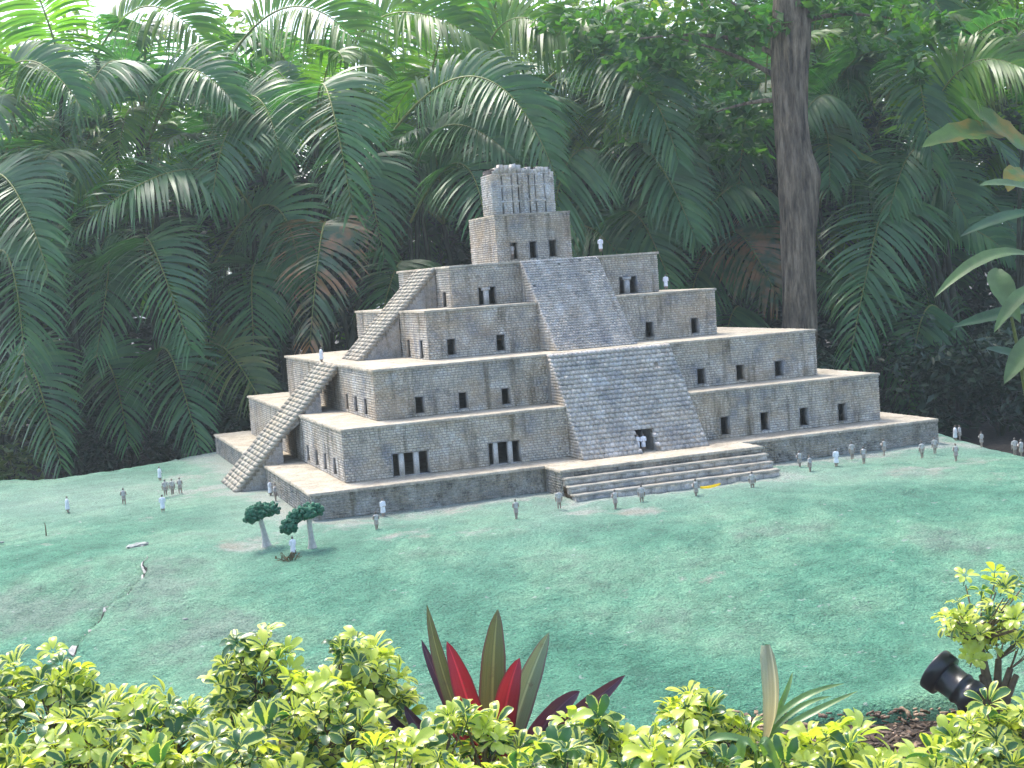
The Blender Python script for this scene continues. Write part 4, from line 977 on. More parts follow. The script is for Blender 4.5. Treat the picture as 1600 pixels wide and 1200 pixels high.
body = lathe('housing', [(-.018, .002), (-.018, rr*.80), (-.008, rr*.86), (.012, rr*.86), (.014, rr*.80), (.030, rr*.80), (.032, rr*.86), (.04, rr*.86), (.042, rr*.80), (Lc*.72, rr*.84)], MAT['blackplastic'], fl)
lathe('hood', [(Lc*.72, rr*.84), (Lc*.74, rr*1.12), (Lc*1.02, rr*1.16), (Lc*1.05, rr*1.14), (Lc*1.05, rr*1.05), (Lc*.80, rr*.98)], MAT['blackplastic'], fl)
lathe('lens', [(Lc*.86, .0005), (Lc*.86, rr*1.0)], MAT['lens'], fl)
V, F = tube([B+Vector((0, 0, -rr*.7)), B+Vector((.0, 0, -rr*1.6)), Vector((0, 0, -.04))], [.014, .012, .012], 10)
obj('stake', mesh('stake', V, F, MAT['blackplastic']), fl)
V, F = tube([B+ax*Lc*.35+Vector((0, 0, -rr*.75)), B+ax*Lc*.2+Vector((0, 0, -rr*1.45)), B+Vector((0, 0, -rr*1.5))], [.011, .011, .011], 8)
obj('bracket', mesh('bracket', V, F, MAT['blackplastic']), fl)
tag(fl, 'black cylindrical garden floodlight aimed at the temple, under the right shrub', 'floodlight')

# ------------------------------------------------------------------ palms
MAT['palm'] = leaf_mat('palm_leaflet', (.055, .135, .066), (.072, .175, .078), (.11, .21, .078), rough=.42, trans=.36, tcol=(1.2, 1.9, .45), spec=.4)
MAT['litpalm'] = leaf_mat('lit_palm_leaflet', (.085, .19, .035), (.12, .24, .045), (.18, .28, .05), rough=.38, trans=.52, tcol=(1.5, 1.9, .45), spec=.45)  # brighter copy of the palm leaf, backlight put into its colour
MAT['olivepalm'] = leaf_mat('olive_palm_leaflet', (.06, .11, .035), (.10, .15, .045), (.17, .18, .05), rough=.4, trans=.32, spec=.4)
MAT['brownpalm'] = leaf_mat('browning_palm_leaflet', (.04, .09, .04), (.05, .10, .045), (.07, .11, .05), rough=.4, trans=.25, spec=.5, brown=(.26, .13, .055))
MAT['rachis'] = plain_mat('yellow_green_leaf_stalk', (.17, .20, .045), .5, 20, .3, 0)
MAT['cane'] = plain_mat('ringed_palm_cane', (.035, .042, .022), .7, 12, .4, .3, .01)

def frond_mesh(p0, p1, p2, L, n, mat, seed, nref=None, start=.2, width=.029):
    """rachis through three points; two rows of drooping leaflets"""
    g = np.random.default_rng(seed)
    p0, p1, p2 = map(np.array, (p0, p1, p2))
    ctrl = 2*p1-.5*p0-.5*p2
    K = 40; t = np.linspace(0, 1, K); P = bez(p0, ctrl, p2, K)
    T = np.gradient(P, axis=0); T /= np.linalg.norm(T, axis=1)[:, None]
    if nref is None: nref = np.array([-.25, -.75, .75])
    V, F = tube(P, np.linspace(.012, .0022, K), 5); stalk = mesh('stalk', V, F, MAT['rachis'], True)
    Vs, Fs, k = [], [], 0
    n = int(n*1.22)
    tl = start+(1-start)*np.linspace(0, 1, n)**.95
    seg = 6
    for side in (-1, 1):
        tt = np.clip(tl+g.uniform(-.004, .004, n), 0, 1)
        Pb = np.stack([np.interp(tt, t, P[:, i]) for i in range(3)], 1); Tb = np.stack([np.interp(tt, t, T[:, i]) for i in range(3)], 1)
        Tb /= np.linalg.norm(Tb, axis=1)[:, None]
        Nn = nref - (Tb@nref)[:, None]*Tb; Nn /= np.linalg.norm(Nn, axis=1)[:, None]+1e-9
        S = np.cross(Tb, Nn)*side
        x = (tt-start)/(1-start)
        ln = L*(.55+.55*np.sin(np.pi*np.clip(x*.82+.12, 0, 1)))*(1-.45*x**3)*g.uniform(.92, 1.06, n)
        ang = np.radians(84-54*x**1.3)+g.normal(0, .05, n)
        lift = .22+g.normal(0, .06, n)
        d = np.cos(ang)[:, None]*Tb+np.sin(ang)[:, None]*S+lift[:, None]*Nn; d /= np.linalg.norm(d, axis=1)[:, None]
        s = np.linspace(0, 1, seg)
        droop = (.24+.22*g.uniform(0, 1, n))
        pts = Pb[:, None]+d[:, None]*(ln[:, None]*s[None])[..., None]
        pts = pts + np.array([0, 0, -1.0])*((ln*droop)[:, None]*s[None]**2.6)[..., None]
        dd = np.gradient(pts, axis=1); dd /= np.linalg.norm(dd, axis=2)[..., None]+1e-9
        w = Tb[:, None]-np.sum(Tb[:, None]*dd, 2)[..., None]*dd
        w = w*.92+Nn[:, None]*(.38*g.uniform(.3, 1.4, n)*side)[:, None, None]
        w /= np.linalg.norm(w, axis=2)[..., None]+1e-9
        prof = np.array([.30, .92, 1.0, .88, .58, .06])
        hw = width*.5*prof[None]*(.7+.3*ln/L)[:, None]
        A = pts-w*hw[..., None]; Bq = pts+w*hw[..., None]
        V = np.stack([A, Bq], 2).reshape(n, seg*2, 3)
        base = np.array([[2*j, 2*j+1, 2*j+3, 2*j+2] for j in range(seg-1)])
        F = (base[None]+(np.arange(n)*seg*2)[:, None, None]).reshape(-1, 4)+k
        Vs.append(V.reshape(-1, 3)); Fs.append(F); k += n*seg*2
    return mesh('frond', np.concatenate(Vs), np.concatenate(Fs), mat, True), stalk

def cane_mesh(base, top, r):
    pts = bez(base, ((base[0]+top[0])/2+random.uniform(-.15, .15), (base[1]+top[1])/2, (base[2]+top[2])/2), top, 14)
    rad = r*(1+.10*(np.arange(14) % 2))*np.linspace(1.1, .8, 14)
    V, F = tube(pts, rad, 8); return mesh('cane', V, F, MAT['cane'], True)

PALM_LABELS = ['palm with long drooping fronds at the left edge of the picture', 'palm with arching fronds above the lone figurines at far left', 'palm whose broad frond droops left of the temple staircase', 'palm with an arching frond above the left part of the mound',
               'palm with a large glossy frond and a browning one left of the tower', 'palm just left of the tower with fronds arching over it', 'palm directly behind the tower top', 'palm right of the tower with fans of long leaflets',
               'palm between the tower and the tree trunk', 'palm left of the tree trunk with a brown hanging frond', 'palm with one great hanging frond right of the tree trunk', 'palm behind the broad-leaved plant at right', 'bright green palm arching in at the upper right edge']
palms = []
for (x, y), lab in zip(PALM_BASES, PALM_LABELS):
    p = empty('palm', (x, y, SOILZ)); tag(p, lab, 'palm', 'palms behind the temple'); palms.append(p)
for k, (p0, p1, p2, L, n, mat, pi) in enumerate(FRONDS):
    root = palms[pi]; off = np.array(root.location)
    p0 = np.array(p0); p1 = np.array(p1); p2 = np.array(p2)
    me, stk = frond_mesh(p0-off, p1-off, p2-off, L*1.12, n, MAT[mat], 100+k, start=.16)
    obj('stalk', stk, obj('frond', me, root))
    # the cane that carries it
    o = obj('cane', cane_mesh((random.uniform(-.25, .25), random.uniform(-.1, .25), -.1), tuple(p0-off+np.array([0, 0, .02])), .022), root)
# free-growing fronds shared between the palms: six shapes, unit rachis along +X
FV = []
for k in range(7):
    L = [1.0, 1.15, .9, 1.25, 1.05, .8, 1.1][k]; up = [.55, .75, .35, .9, .6, .2, 1.0][k]; dn = [-.1, .1, -.45, .45, -.25, -.6, .75][k]
    FV.append([frond_mesh((0, 0, 0), (L*.5, 0, up*.8), (L, .08*(k % 3-1), dn), .40, 40, MAT[m_], 300+k, nref=np.array([-.2, 0, 1.0]), start=.22) for m_ in ('palm', 'litpalm')])
SECOND = ['the left edge palm', 'the lone figurines at far left', 'the figurine group left of the side stair', 'the left base corner', 'the foot of the upper side stair', 'the upper side stair', 'the left side of the tower', 'the right side of the tower', 'the right end of the top terrace',
          'the right end of the fourth terrace', 'the tree trunk', 'the right end of the third terrace', 'the right base corner', 'the broad-leaved plant']
FARL = ['the left edge', 'the figurine group on the left', 'the side stair', 'the tower', 'the front stair', 'the space left of the trunk', 'the space right of the trunk', 'the right edge']
LOWL = ['', 'the lone figurine at far left', 'the brown lone figurine', 'the figurine group', 'the left base corner', 'the left end of the second terrace', 'the right end of the third terrace', 'the right end of the second terrace', 'the right base corner', 'the figurines at the right edge', 'the right edge']
def free_palm(root, crowns, nf, lit_share=.2, scale=1.0, az0=None):
    for (cx, cy, cz) in crowns:
        obj('cane', cane_mesh((cx*.5, cy*.5, -.1), (cx, cy, cz), .026), root)
        a0 = random.uniform(0, 6.28)
        for j in range(nf):
            v = FV[random.randrange(7)][1 if random.random() < lit_share else 0]
            o = obj('frond', v[0], root, (cx, cy, cz)); obj('stalk', v[1], o); s_ = scale*random.uniform(.85, 1.2)
            o.rotation_euler = (random.uniform(-.2, .2), random.uniform(-.25, .2), a0+j*2.4+random.uniform(-.3, .3)); o.scale = (s_,)*3
for k, p in enumerate(palms):
    free_palm(p, [(random.uniform(-.3, .3), .75+random.uniform(0, .3), random.uniform(1.5, 2.0)), (random.uniform(-.3, .3), .8, random.uniform(2.2, 2.7))], 5, .15, .85)
for k, (x, y) in enumerate(BACK_BASES):
    p = empty('palm', (x, y, SOILZ)); tag(p, 'dim palm of the second row, seen behind '+SECOND[k], 'palm', 'second row of palms')
    free_palm(p, [(-.3, 0, random.uniform(1.2, 1.8)), (.3, .2, random.uniform(1.9, 2.4)), (0, .3, random.uniform(2.6, 3.0) if k < 8 else random.uniform(3.0, 3.6))], 6, .5, 1.05)

# ------------------------------------------------------------------ leafy plants built from many leaf faces
def leaf_cloud(areas, size, g, flat=.5, aspect=.45, droop=.3):
    """areas: (centre, radii, count); pointed folded leaves scattered through the volume with clumping"""
    Vs = []
    for (c_, r_, n) in areas:
        ncl = max(3, n//14); cc = g.normal(size=(ncl, 3)); cc /= np.linalg.norm(cc, axis=1)[:, None]; cc *= g.uniform(.25, 1, (ncl, 1))**.5
        q = cc[g.integers(0, ncl, n)]+g.normal(0, .16, (n, 3))
        P = np.array(c_)+q*np.array(r_)
        d = g.normal(size=(n, 3)); d[:, 2] = d[:, 2]*flat-droop; d /= np.linalg.norm(d, axis=1)[:, None]
        nn = g.normal(size=(n, 3))*.6; nn[:, 2] += 1.0; s = np.cross(d, nn); s /= np.linalg.norm(s, axis=1)[:, None]+1e-9
        nrm = np.cross(s, d)
        L = size*g.uniform(.6, 1.25, n)[:, None]; w = L*aspect
        Vs.append(np.stack([P, P+d*L*.45+s*w*.5-nrm*w*.12, P+d*L, P+d*L*.45-s*w*.5-nrm*w*.12, P+d*L*.5+nrm*w*.05], 1))
    V = np.concatenate(Vs); n = len(V)
    F = (np.array([[0, 1, 4], [1, 2, 4], [2, 3, 4], [3, 0, 4]])[None]+(np.arange(n)*5)[:, None, None]).reshape(-1, 3)
    return V.reshape(-1, 3), F
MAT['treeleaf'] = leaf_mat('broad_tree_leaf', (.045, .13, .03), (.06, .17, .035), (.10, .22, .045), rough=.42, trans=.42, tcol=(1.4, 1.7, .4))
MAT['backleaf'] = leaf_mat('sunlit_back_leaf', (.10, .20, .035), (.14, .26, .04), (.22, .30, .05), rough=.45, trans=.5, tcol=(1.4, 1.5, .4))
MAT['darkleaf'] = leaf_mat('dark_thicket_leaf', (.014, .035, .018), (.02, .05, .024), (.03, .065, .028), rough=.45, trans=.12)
MAT['bark'] = None
def bark_mat():
    m, nt, b = newmat('furrowed_bark'); L = nt.links
    v = coords(nt, (9, 9, 1.3)); n1 = noisef(nt, v, 3.2, 6, .65)
    r = ramp(nt, [(.34, (.055, .042, .03)), (.5, (.20, .155, .105)), (.64, (.36, .295, .215))]); L.new(n1, r.inputs[0])
    v2 = coords(nt); n2 = noisef(nt, v2, 3, 3, .5); r2_ = ramp(nt, [(.35, (.75, .72, .72)), (.7, (1.15, 1.1, 1.05))]); L.new(n2, r2_.inputs[0])
    L.new(mixc(nt, r.outputs[0], r2_.outputs[0], 1, 'MULTIPLY'), b.inputs['Base Color']); b.inputs['Roughness'].default_value = .9
    n3 = noisef(nt, coords(nt, (34, 34, 7)), 2.2, 4, .65)
    bump(nt, b, math_(nt, 'ADD', n1, math_(nt, 'MULTIPLY', n3, .5)), 1.0, .05); return m
MAT['bark'] = bark_mat()
# the big tree
tr = empty('tree', (TRUNK[0][0], TRUNK[0][1], SOILZ)); off = np.array(tr.location)
tp = np.array([q[:3] for q in TRUNK])-off; tp[0, 2] = -.1; trd = np.array([q[3] for q in TRUNK])
ts = np.linspace(0, len(tp)-1, 120); P = np.stack([np.interp(ts, range(len(tp)), tp[:, i]) for i in range(3)], 1); rd = np.interp(ts, range(len(tp)), trd)
V, F = tube(P, rd, 72)
V = V.reshape(120, 72, 3)
for i in range(120):
    for j in range(72):
        c_ = P[i]; d = V[i, j]-c_; u_ = d/np.linalg.norm(d)
        k = 1+.07*mnoise.noise(Vector((u_[0]*3, u_[1]*3, c_[2]*1.4)))+.05*mnoise.noise(Vector((u_[0]*9, u_[1]*9, c_[2]*2.2)))-.09*(1-abs(mnoise.noise(Vector((u_[0]*6, u_[1]*6, c_[2]*1.6+3)))))**6+.03*mnoise.noise(Vector((u_[0]*16, u_[1]*16, c_[2]*9)))
        z = c_[2]+SOILZ                                # the burl on its right side
        k += .34*math.exp(-((z-1.62)/.13)**2)*max(0, u_[0]*.95-u_[1]*.3)**2+.22*math.exp(-((z-1.40)/.16)**2)*max(0, u_[0]*.95-u_[1]*.3)**2
        V[i, j] = c_+d*k
obj('trunk', mesh('trunk', V.reshape(-1, 3), F, MAT['bark'], True), tr)
for b_ in BRANCHES:
    q0, q1, q2 = (np.array(q)-off for q in b_)
    V, F = tube(bez(q0, q1, q2, 10), np.linspace(.024, .006, 10), 7); obj('branch', mesh('branch', V, F, MAT['bark'], True), tr)
g = np.random.default_rng(11)
V, F = leaf_cloud([(np.array(a[:3])-off, (a[3], a[3]*.7, a[4]), a[5]) for a in TREE_LEAF_AREAS], .105, g, .6, .5, .45)
obj('crown', mesh('crown', V, F, MAT['treeleaf']), tr)
V, F = leaf_cloud([((g.uniform(-1.6, 1.6), g.uniform(-.2, 2.0), 4.2+g.uniform(0, 1.3)), (.6, .6, .4), 180) for _ in range(14)], .12, g, .6, .5, .4)
obj('crown', mesh('crown', V, F, MAT['treeleaf']), tr)
tag(tr, 'tall tree with a furrowed brown trunk and a burl, behind the temple at right', 'tree')
# trees far behind
for k, (x, y, h, r_) in enumerate(BACK_TREES):
    t = empty('tree', (x, y, SOILZ)); g = np.random.default_rng(40+k)
    V, F = tube(bez((0, 0, -.1), (.1, 0, h*.4), (0, 0, h*.8), 10), np.linspace(.14, .05, 10), 9); obj('trunk', mesh('trunk', V, F, MAT['bark'], True), t)
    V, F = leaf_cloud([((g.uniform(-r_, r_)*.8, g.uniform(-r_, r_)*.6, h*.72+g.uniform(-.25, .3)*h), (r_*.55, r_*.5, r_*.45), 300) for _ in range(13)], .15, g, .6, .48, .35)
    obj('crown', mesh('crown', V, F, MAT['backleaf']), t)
    tag(t, 'sunlit tree far behind the palms, above '+FARL[k], 'tree', 'sunlit trees far behind')
# dark thicket under the palms
for k, (x, y) in enumerate(THICKET):
    t = empty('understory_shrub', (x, y, SOILZ)); g = np.random.default_rng(70+k)
    Vs, Fs, n = [], [], 0
    for j in range(7):
        V, F = tube(bez((0, 0, -.05), (g.uniform(-.2, .2), 0, .5), (g.uniform(-.5, .5), g.uniform(-.3, .3), g.uniform(.8, 1.7)), 6), np.linspace(.018, .005, 6), 5); Vs.append(V); Fs.append(F+n); n += len(V)
    obj('stem', mesh('stem', np.concatenate(Vs), np.concatenate(Fs), MAT['cane'], True), t)
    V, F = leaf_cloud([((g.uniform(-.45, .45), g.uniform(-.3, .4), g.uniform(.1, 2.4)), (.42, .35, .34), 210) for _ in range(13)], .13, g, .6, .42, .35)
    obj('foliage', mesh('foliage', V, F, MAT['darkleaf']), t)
    tag(t, 'dark shaded shrub under the palms, behind '+SECOND[k], 'shrub', 'dark shrubs under the palms')

# low dark plants along the back rim of the mound
for k, (x, y) in enumerate(LOW_PLANTS):
    t = empty('low_shrub', (x, y, SOILZ)); g = np.random.default_rng(170+k)
    Vs, Fs, n = [], [], 0
    for j in range(6):
        V, F = tube(bez((0, 0, -.05), (g.uniform(-.2, .2), 0, .3), (g.uniform(-.4, .4), g.uniform(-.2, .2), g.uniform(.4, .8)), 6), np.linspace(.010, .003, 6), 5); Vs.append(V); Fs.append(F+n); n += len(V)
    obj('stem', mesh('stem', np.concatenate(Vs), np.concatenate(Fs), MAT['cane'], True), t)
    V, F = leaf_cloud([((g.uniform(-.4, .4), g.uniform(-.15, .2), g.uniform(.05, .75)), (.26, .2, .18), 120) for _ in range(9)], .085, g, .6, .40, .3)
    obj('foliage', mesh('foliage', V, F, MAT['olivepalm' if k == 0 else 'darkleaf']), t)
    tag(t, 'yellow-green low shrub at the left edge behind the mound' if k == 0 else 'low dark shrub on the rim behind '+LOWL[k], 'shrub', 'low shrubs along the rim')
# the far thicket that closes the view: one mass nobody could count
g = np.random.default_rng(99)
ar = []
for k in range(120):
    f_ = k/119; b0_ = np.array([-4.5, 8.5]); b1_ = np.array([10.5, 3.6]); q = b0_+(b1_-b0_)*f_
    for zz in (.3, 1.0, 1.7): ar.append(((q[0]+g.normal(0, .3), q[1]+g.normal(0, .4), SOILZ+zz+g.uniform(-.2, .2)), (.45, .4, .5), 62))
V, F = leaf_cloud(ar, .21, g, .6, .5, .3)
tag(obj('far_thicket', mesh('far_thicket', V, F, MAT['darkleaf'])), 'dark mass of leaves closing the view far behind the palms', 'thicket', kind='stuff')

# ------------------------------------------------------------------ plants with large single leaves
def blade(p0, p1, p2, width, mat, fold=.25, nref=(-.2, -.6, .8), n=16, m=6, wave=0.0, prof=None, name='leaf', parent=None, off=(0, 0, 0), tip=.9):
    off = np.array(off); P = bez(np.array(p0)-off, np.array(p1)-off, np.array(p2)-off, n)
    T = np.gradient(P, axis=0); T /= np.linalg.norm(T, axis=1)[:, None]
    nr = np.array(nref, float); Nn = nr-(T@nr)[:, None]*T; Nn /= np.linalg.norm(Nn, axis=1)[:, None]
    S = np.cross(T, Nn); t = np.linspace(0, 1, n)
    w = width*.5*(np.interp(t, *prof) if prof else np.sin(np.pi*np.clip(t, .03, 1)**tip)**.75)
    us = np.linspace(-1, 1, m+1)
    V = P[:, None]+S[:, None]*(w[:, None]*us[None])[..., None]+Nn[:, None]*(fold*w[:, None]*np.abs(us)[None]+wave*w[:, None]*np.sin(t*31)[:, None]*np.abs(us)[None])[..., None]
    i = np.arange(n*(m+1)).reshape(n, m+1); F = np.stack([i[:-1, :-1], i[:-1, 1:], i[1:, 1:], i[1:, :-1]], -1).reshape(-1, 4)
    uv = np.stack([np.broadcast_to(us[None], (n, m+1)), np.broadcast_to(t[:, None], (n, m+1))], -1).reshape(-1, 2)
    return obj(name, mesh(name, V.reshape(-1, 3), F, mat, True, uv=uv), parent)
MAT['broad'] = leaf_mat('broad_tropical_leaf', (.095, .17, .055), (.12, .20, .065), None, rough=.45, trans=.3, nscale=6)
MAT['broad_dark'] = leaf_mat('dark_tropical_leaf', (.035, .10, .045), (.045, .12, .05), None, rough=.42, trans=.25, nscale=6)
MAT['yellowing'] = leaf_mat('yellowing_leaf', (.10, .20, .04), (.14, .24, .045), None, rough=.5, trans=.35, nscale=5, brown=(.34, .24, .03))
pl = empty('broad_leaved_plant', (BIG_LEAVES[0][0][0]+.25, BIG_LEAVES[0][0][1]+.3, SOILZ)); off = np.array(pl.location)
for (p0, p1, p2, w, mt) in BIG_LEAVES:
    blade(p0, p1, p2, w, MAT[mt], .28, parent=pl, off=off, wave=.05)
    V, F = tube(bez((random.uniform(-.1, .1), random.uniform(-.1, .1), -.05), ((p0[0]-off[0])*.6, (p0[1]-off[1])*.6, (p0[2]-off[2])*.75), np.array(p0)-off, 10), np.linspace(.016, .007, 10), 6)
    obj('stalk', mesh('stalk', V, F, MAT['rachis'], True), pl)
tag(pl, 'plant with long pale-green paddle leaves at the right edge', 'plant')
ref = BANANA[1][0]; pl = empty('banana_plant', (ref[0]+.1, ref[1]+.3, SOILZ)); off = np.array(pl.location)
for k, (p0, p1, p2, w, mt) in enumerate(BANANA):
    if k == 0: continue
    blade(p0, p1, p2, w, MAT[mt], .2, parent=pl, off=off, wave=.10)
    V, F = tube(bez((0, 0, -.05), ((p0[0]-off[0])*.3, (p0[1]-off[1])*.3, (p0[2]-off[2])*.8), np.array(p0)-off, 10), np.linspace(.022, .010, 10), 8); obj('stalk', mesh('stalk', V, F, MAT['cane'], True), pl)
tag(pl, 'plant with yellowing ragged leaves below the bright palm at upper right', 'plant')
b0 = BANANA[0]; pl = empty('ginger_plant', (b0[0][0]-.05, b0[0][1]+.1, SOILZ)); off = np.array(pl.location)
blade(b0[0], b0[1], b0[2], b0[3], MAT['yellowing'], .2, parent=pl, off=off, wave=.08)
V, F = tube(bez((0, 0, -.05), (0, .05, 1.2), np.array(b0[0])-off, 10), np.linspace(.02, .008, 10), 7); obj('stalk', mesh('stalk', V, F, MAT['rachis'], True), pl)
tag(pl, 'plant showing one yellow-edged leaf just right of the tree trunk', 'plant')

# ------------------------------------------------------------------ foreground: the red-leaved plant
def sword_mat(name, c0, c1, edge, trans=.2):
    m, nt, b = newmat(name); L = nt.links
    uv = nt.nodes.new('ShaderNodeUVMap'); sp = nt.nodes.new('ShaderNodeSeparateXYZ'); L.new(uv.outputs[0], sp.inputs[0])
    ab = math_(nt, 'ABSOLUTE', sp.outputs[0])
    mp = nt.nodes.new('ShaderNodeMapping'); mp.inputs['Scale'].default_value = (9, .7, 1); L.new(uv.outputs[0], mp.inputs[0])
    nz = noisef(nt, mp.outputs[0], 1.6, 4, .6)
    r = ramp(nt, [(.35, c0), (.65, c1)]); L.new(nz, r.inputs[0])
    er = ramp(nt, [(.78, (0, 0, 0)), (.97, (1, 1, 1))]); L.new(ab, er.inputs[0])
    c = mixc(nt, r.outputs[0], edge, er.outputs[0])
    rib = ramp(nt, [(.03, (1, 1, 1)), (.12, (0, 0, 0))]); L.new(ab, rib.inputs[0])
    c = mixc(nt, c, tuple(min(1, q*1.9) for q in c1), math_(nt, 'MULTIPLY', rib.outputs[0], .7))
    blot = noisef(nt, coords(nt), 26, 5, .7); blr = ramp(nt, [(.58, (0, 0, 0)), (.72, (1, 1, 1))]); L.new(blot, blr.inputs[0])
    c = mixc(nt, c, (.10, .075, .045), math_(nt, 'MULTIPLY', blr.outputs[0], .55))
    L.new(c, b.inputs['Base Color']); b.inputs['Roughness'].default_value = .42
    bump(nt, b, nz, .25, .003)
    t_ = nt.nodes.new('ShaderNodeBsdfTranslucent'); L.new(mixc(nt, c, (1.5, 1.1, .9), 1, 'MULTIPLY'), t_.inputs[0])
    mx = nt.nodes.new('ShaderNodeMixShader'); mx.inputs[0].default_value = trans
    L.new(b.outputs[0], mx.inputs[1]); L.new(t_.outputs[0], mx.inputs[2]); L.new(mx.outputs[0], nt.nodes['Material Output'].inputs[0])
    return m
MAT['red'] = sword_mat('crimson_leaf', (.22, .012, .026), (.33, .02, .042), (.11, .015, .03), .3)
MAT['olive'] = sword_mat('olive_purple_leaf', (.085, .115, .035), (.15, .165, .06), (.12, .035, .05), .18)
MAT['plum'] = sword_mat('plum_leaf', (.055, .022, .045), (.085, .035, .06), (.10, .03, .05), .2)
MAT['sage'] = sword_mat('sage_leaf', (.13, .20, .11), (.19, .25, .15), (.13, .06, .08), .22)
rp = empty('red_leaved_plant', (RED_BASE[0], RED_BASE[1], SOILZ)); off = np.array(rp.location)
SW = ([0, .15, .45, .7, .88, .97, 1], [.62, .8, 1.0, .85, .48, .18, .02])
for k, (p0, p1, p2, w, mt) in enumerate(RED_LEAVES):
    p0 = np.array(p0); bs_ = np.array([RED_BASE[0], RED_BASE[1], SOILZ+.02])
    root = bs_+(p0-bs_)*.25; root[2] = SOILZ+.02
    mid = p0*.55+np.array(p1)*.45
    blade(root, mid*1.6-root*.3-np.array(p2)*.3 if False else np.array(p1), p2, w*.98, MAT[mt], .62, nref=(-.3, -.9, .3), n=20, m=6, prof=SW, parent=rp, off=off)
tag(rp, 'plant with upright crimson and olive sword-shaped leaves in the foreground', 'plant')
# the pleated seedling and its strap leaves
MAT['strap'] = leaf_mat('strap_leaf', (.11, .20, .07), (.14, .24, .09), None, rough=.4, trans=.3, nscale=20)
MAT['pleat'] = sword_mat('striped_pleated_leaf', (.33, .37, .24), (.42, .45, .31), (.3, .34, .22), .3)
MAT['pleat_green'] = sword_mat('pleat_green_fold', (.045, .10, .035), (.07, .14, .05), (.06, .12, .04), .3)
pp = empty('palm_seedling', (PLEAT_BASE[0], PLEAT_BASE[1], SOILZ)); off = np.array(pp.location)
for k, (p0, p1, p2, w, mt) in enumerate(PLEAT):
    r0 = np.array([PLEAT_BASE[0]+random.uniform(-.02, .02), PLEAT_BASE[1]+random.uniform(-.02, .02), PLEAT_BASE[2]-.12])
    if mt == 'pleat':
        nA, mA = 20, 6; P = bez(np.array(p0)-off, np.array(p1)-off, np.array(p2)-off, nA); t = np.linspace(0, 1, nA)
        wd = w*.50*np.interp(t, [0, .2, .42, .7, .9, 1], [.10, .35, .85, 1, .8, .3]); us = np.linspace(-1, 1, mA+1)
        S = np.array([.945, .329, .0]); Nn = np.array([.32, -.94, .1])
        V = P[:, None]+S*(wd[:, None]*us[None])[..., None]+Nn*(.006*np.where(np.arange(mA+1) % 2, 1, -1)[None]*np.interp(t, [0, .3, 1], [0, 1, 1])[:, None]-.012*us[None]**2)[..., None]
        i = np.arange(nA*(mA+1)).reshape(nA, mA+1); F = np.stack([i[:-1, :-1], i[:-1, 1:], i[1:, 1:], i[1:, :-1]], -1).reshape(-1, 4)
        uv = np.stack([np.broadcast_to(us[None], (nA, mA+1)), np.broadcast_to(t[:, None], (nA, mA+1))], -1).reshape(-1, 2)
        obj('leaf', mesh('leaf', V.reshape(-1, 3), F, [MAT['pleat'], MAT['pleat_green']], False, mi=(np.arange(len(F)) % mA) % 2, uv=uv), pp)
        V, F = tube([r0-off, np.array(p0)-off], [.006, .004], 6); obj('stalk', mesh('stalk', V, F, MAT['strap'], True), pp)
    else:
        blade(p0, p1, p2, w, MAT['strap'], .35, n=18, m=4, prof=([0, .2, .6, .9, 1], [.5, .9, 1, .5, .03]), parent=pp, off=off)
        V, F = tube([r0-off, np.array(p0)-off], [.005, .003], 6); obj('stalk', mesh('stalk', V, F, MAT['strap'], True), pp)
tag(pp, 'palm seedling with one pleated upright leaf and strap leaves, right foreground', 'plant')

# ------------------------------------------------------------------ foreground: variegated umbrella shrubs
def varieg_mat():
    m, nt, b = newmat('variegated_leaf'); L = nt.links
    uv = nt.nodes.new('ShaderNodeUVMap'); sp = nt.nodes.new('ShaderNodeSeparateXYZ'); L.new(uv.outputs[0], sp.inputs[0])
    ab = math_(nt, 'ABSOLUTE', sp.outputs[0])
    oi = nt.nodes.new('ShaderNodeObjectInfo'); geo = nt.nodes.new('ShaderNodeNewGeometry')
    v = coords(nt); nz = noisef(nt, v, 30, 4, .65)
    # green heart, yellow edge; how far the yellow reaches differs from leaf to leaf
    s1 = math_(nt, 'ADD', math_(nt, 'MULTIPLY', ab, .55), math_(nt, 'MULTIPLY', nz, .9))
    s2 = math_(nt, 'ADD', s1, math_(nt, 'MULTIPLY', oi.outputs['Random'], .75))
    s3 = math_(nt, 'ADD', s2, math_(nt, 'MULTIPLY', geo.outputs['Random Per Island'], .25))
    mr = ramp(nt, [(.0, (0, 0, 0)), (.05, (1, 1, 1))]); L.new(math_(nt, 'SUBTRACT', s3, 1.12), mr.inputs[0])
    gr = ramp(nt, [(0, (.035, .115, .045)), (1, (.07, .17, .05))]); L.new(geo.outputs['Random Per Island'], gr.inputs[0])
    ye = ramp(nt, [(0, (.58, .61, .22)), (.5, (.60, .62, .09)), (1, (.46, .56, .11))]); L.new(oi.outputs['Random'], ye.inputs[0])
    c = mixc(nt, gr.outputs[0], ye.outputs[0], mr.outputs[0])
    L.new(c, b.inputs['Base Color']); b.inputs['Roughness'].default_value = .28; b.inputs['Specular IOR Level'].default_value = .6
    t_ = nt.nodes.new('ShaderNodeBsdfTranslucent'); L.new(mixc(nt, c, (1.3, 1.4, .55), 1, 'MULTIPLY'), t_.inputs[0])
    mx = nt.nodes.new('ShaderNodeMixShader'); mx.inputs[0].default_value = .4
    L.new(b.outputs[0], mx.inputs[1]); L.new(t_.outputs[0], mx.inputs[2]); L.new(mx.outputs[0], nt.nodes['Material Output'].inputs[0])
    return m
MAT['varieg'] = varieg_mat()
MAT['shrubstem'] = plain_mat('brown_shrub_stem', (.16, .12, .075), .8, 60, .3, .3, .003)
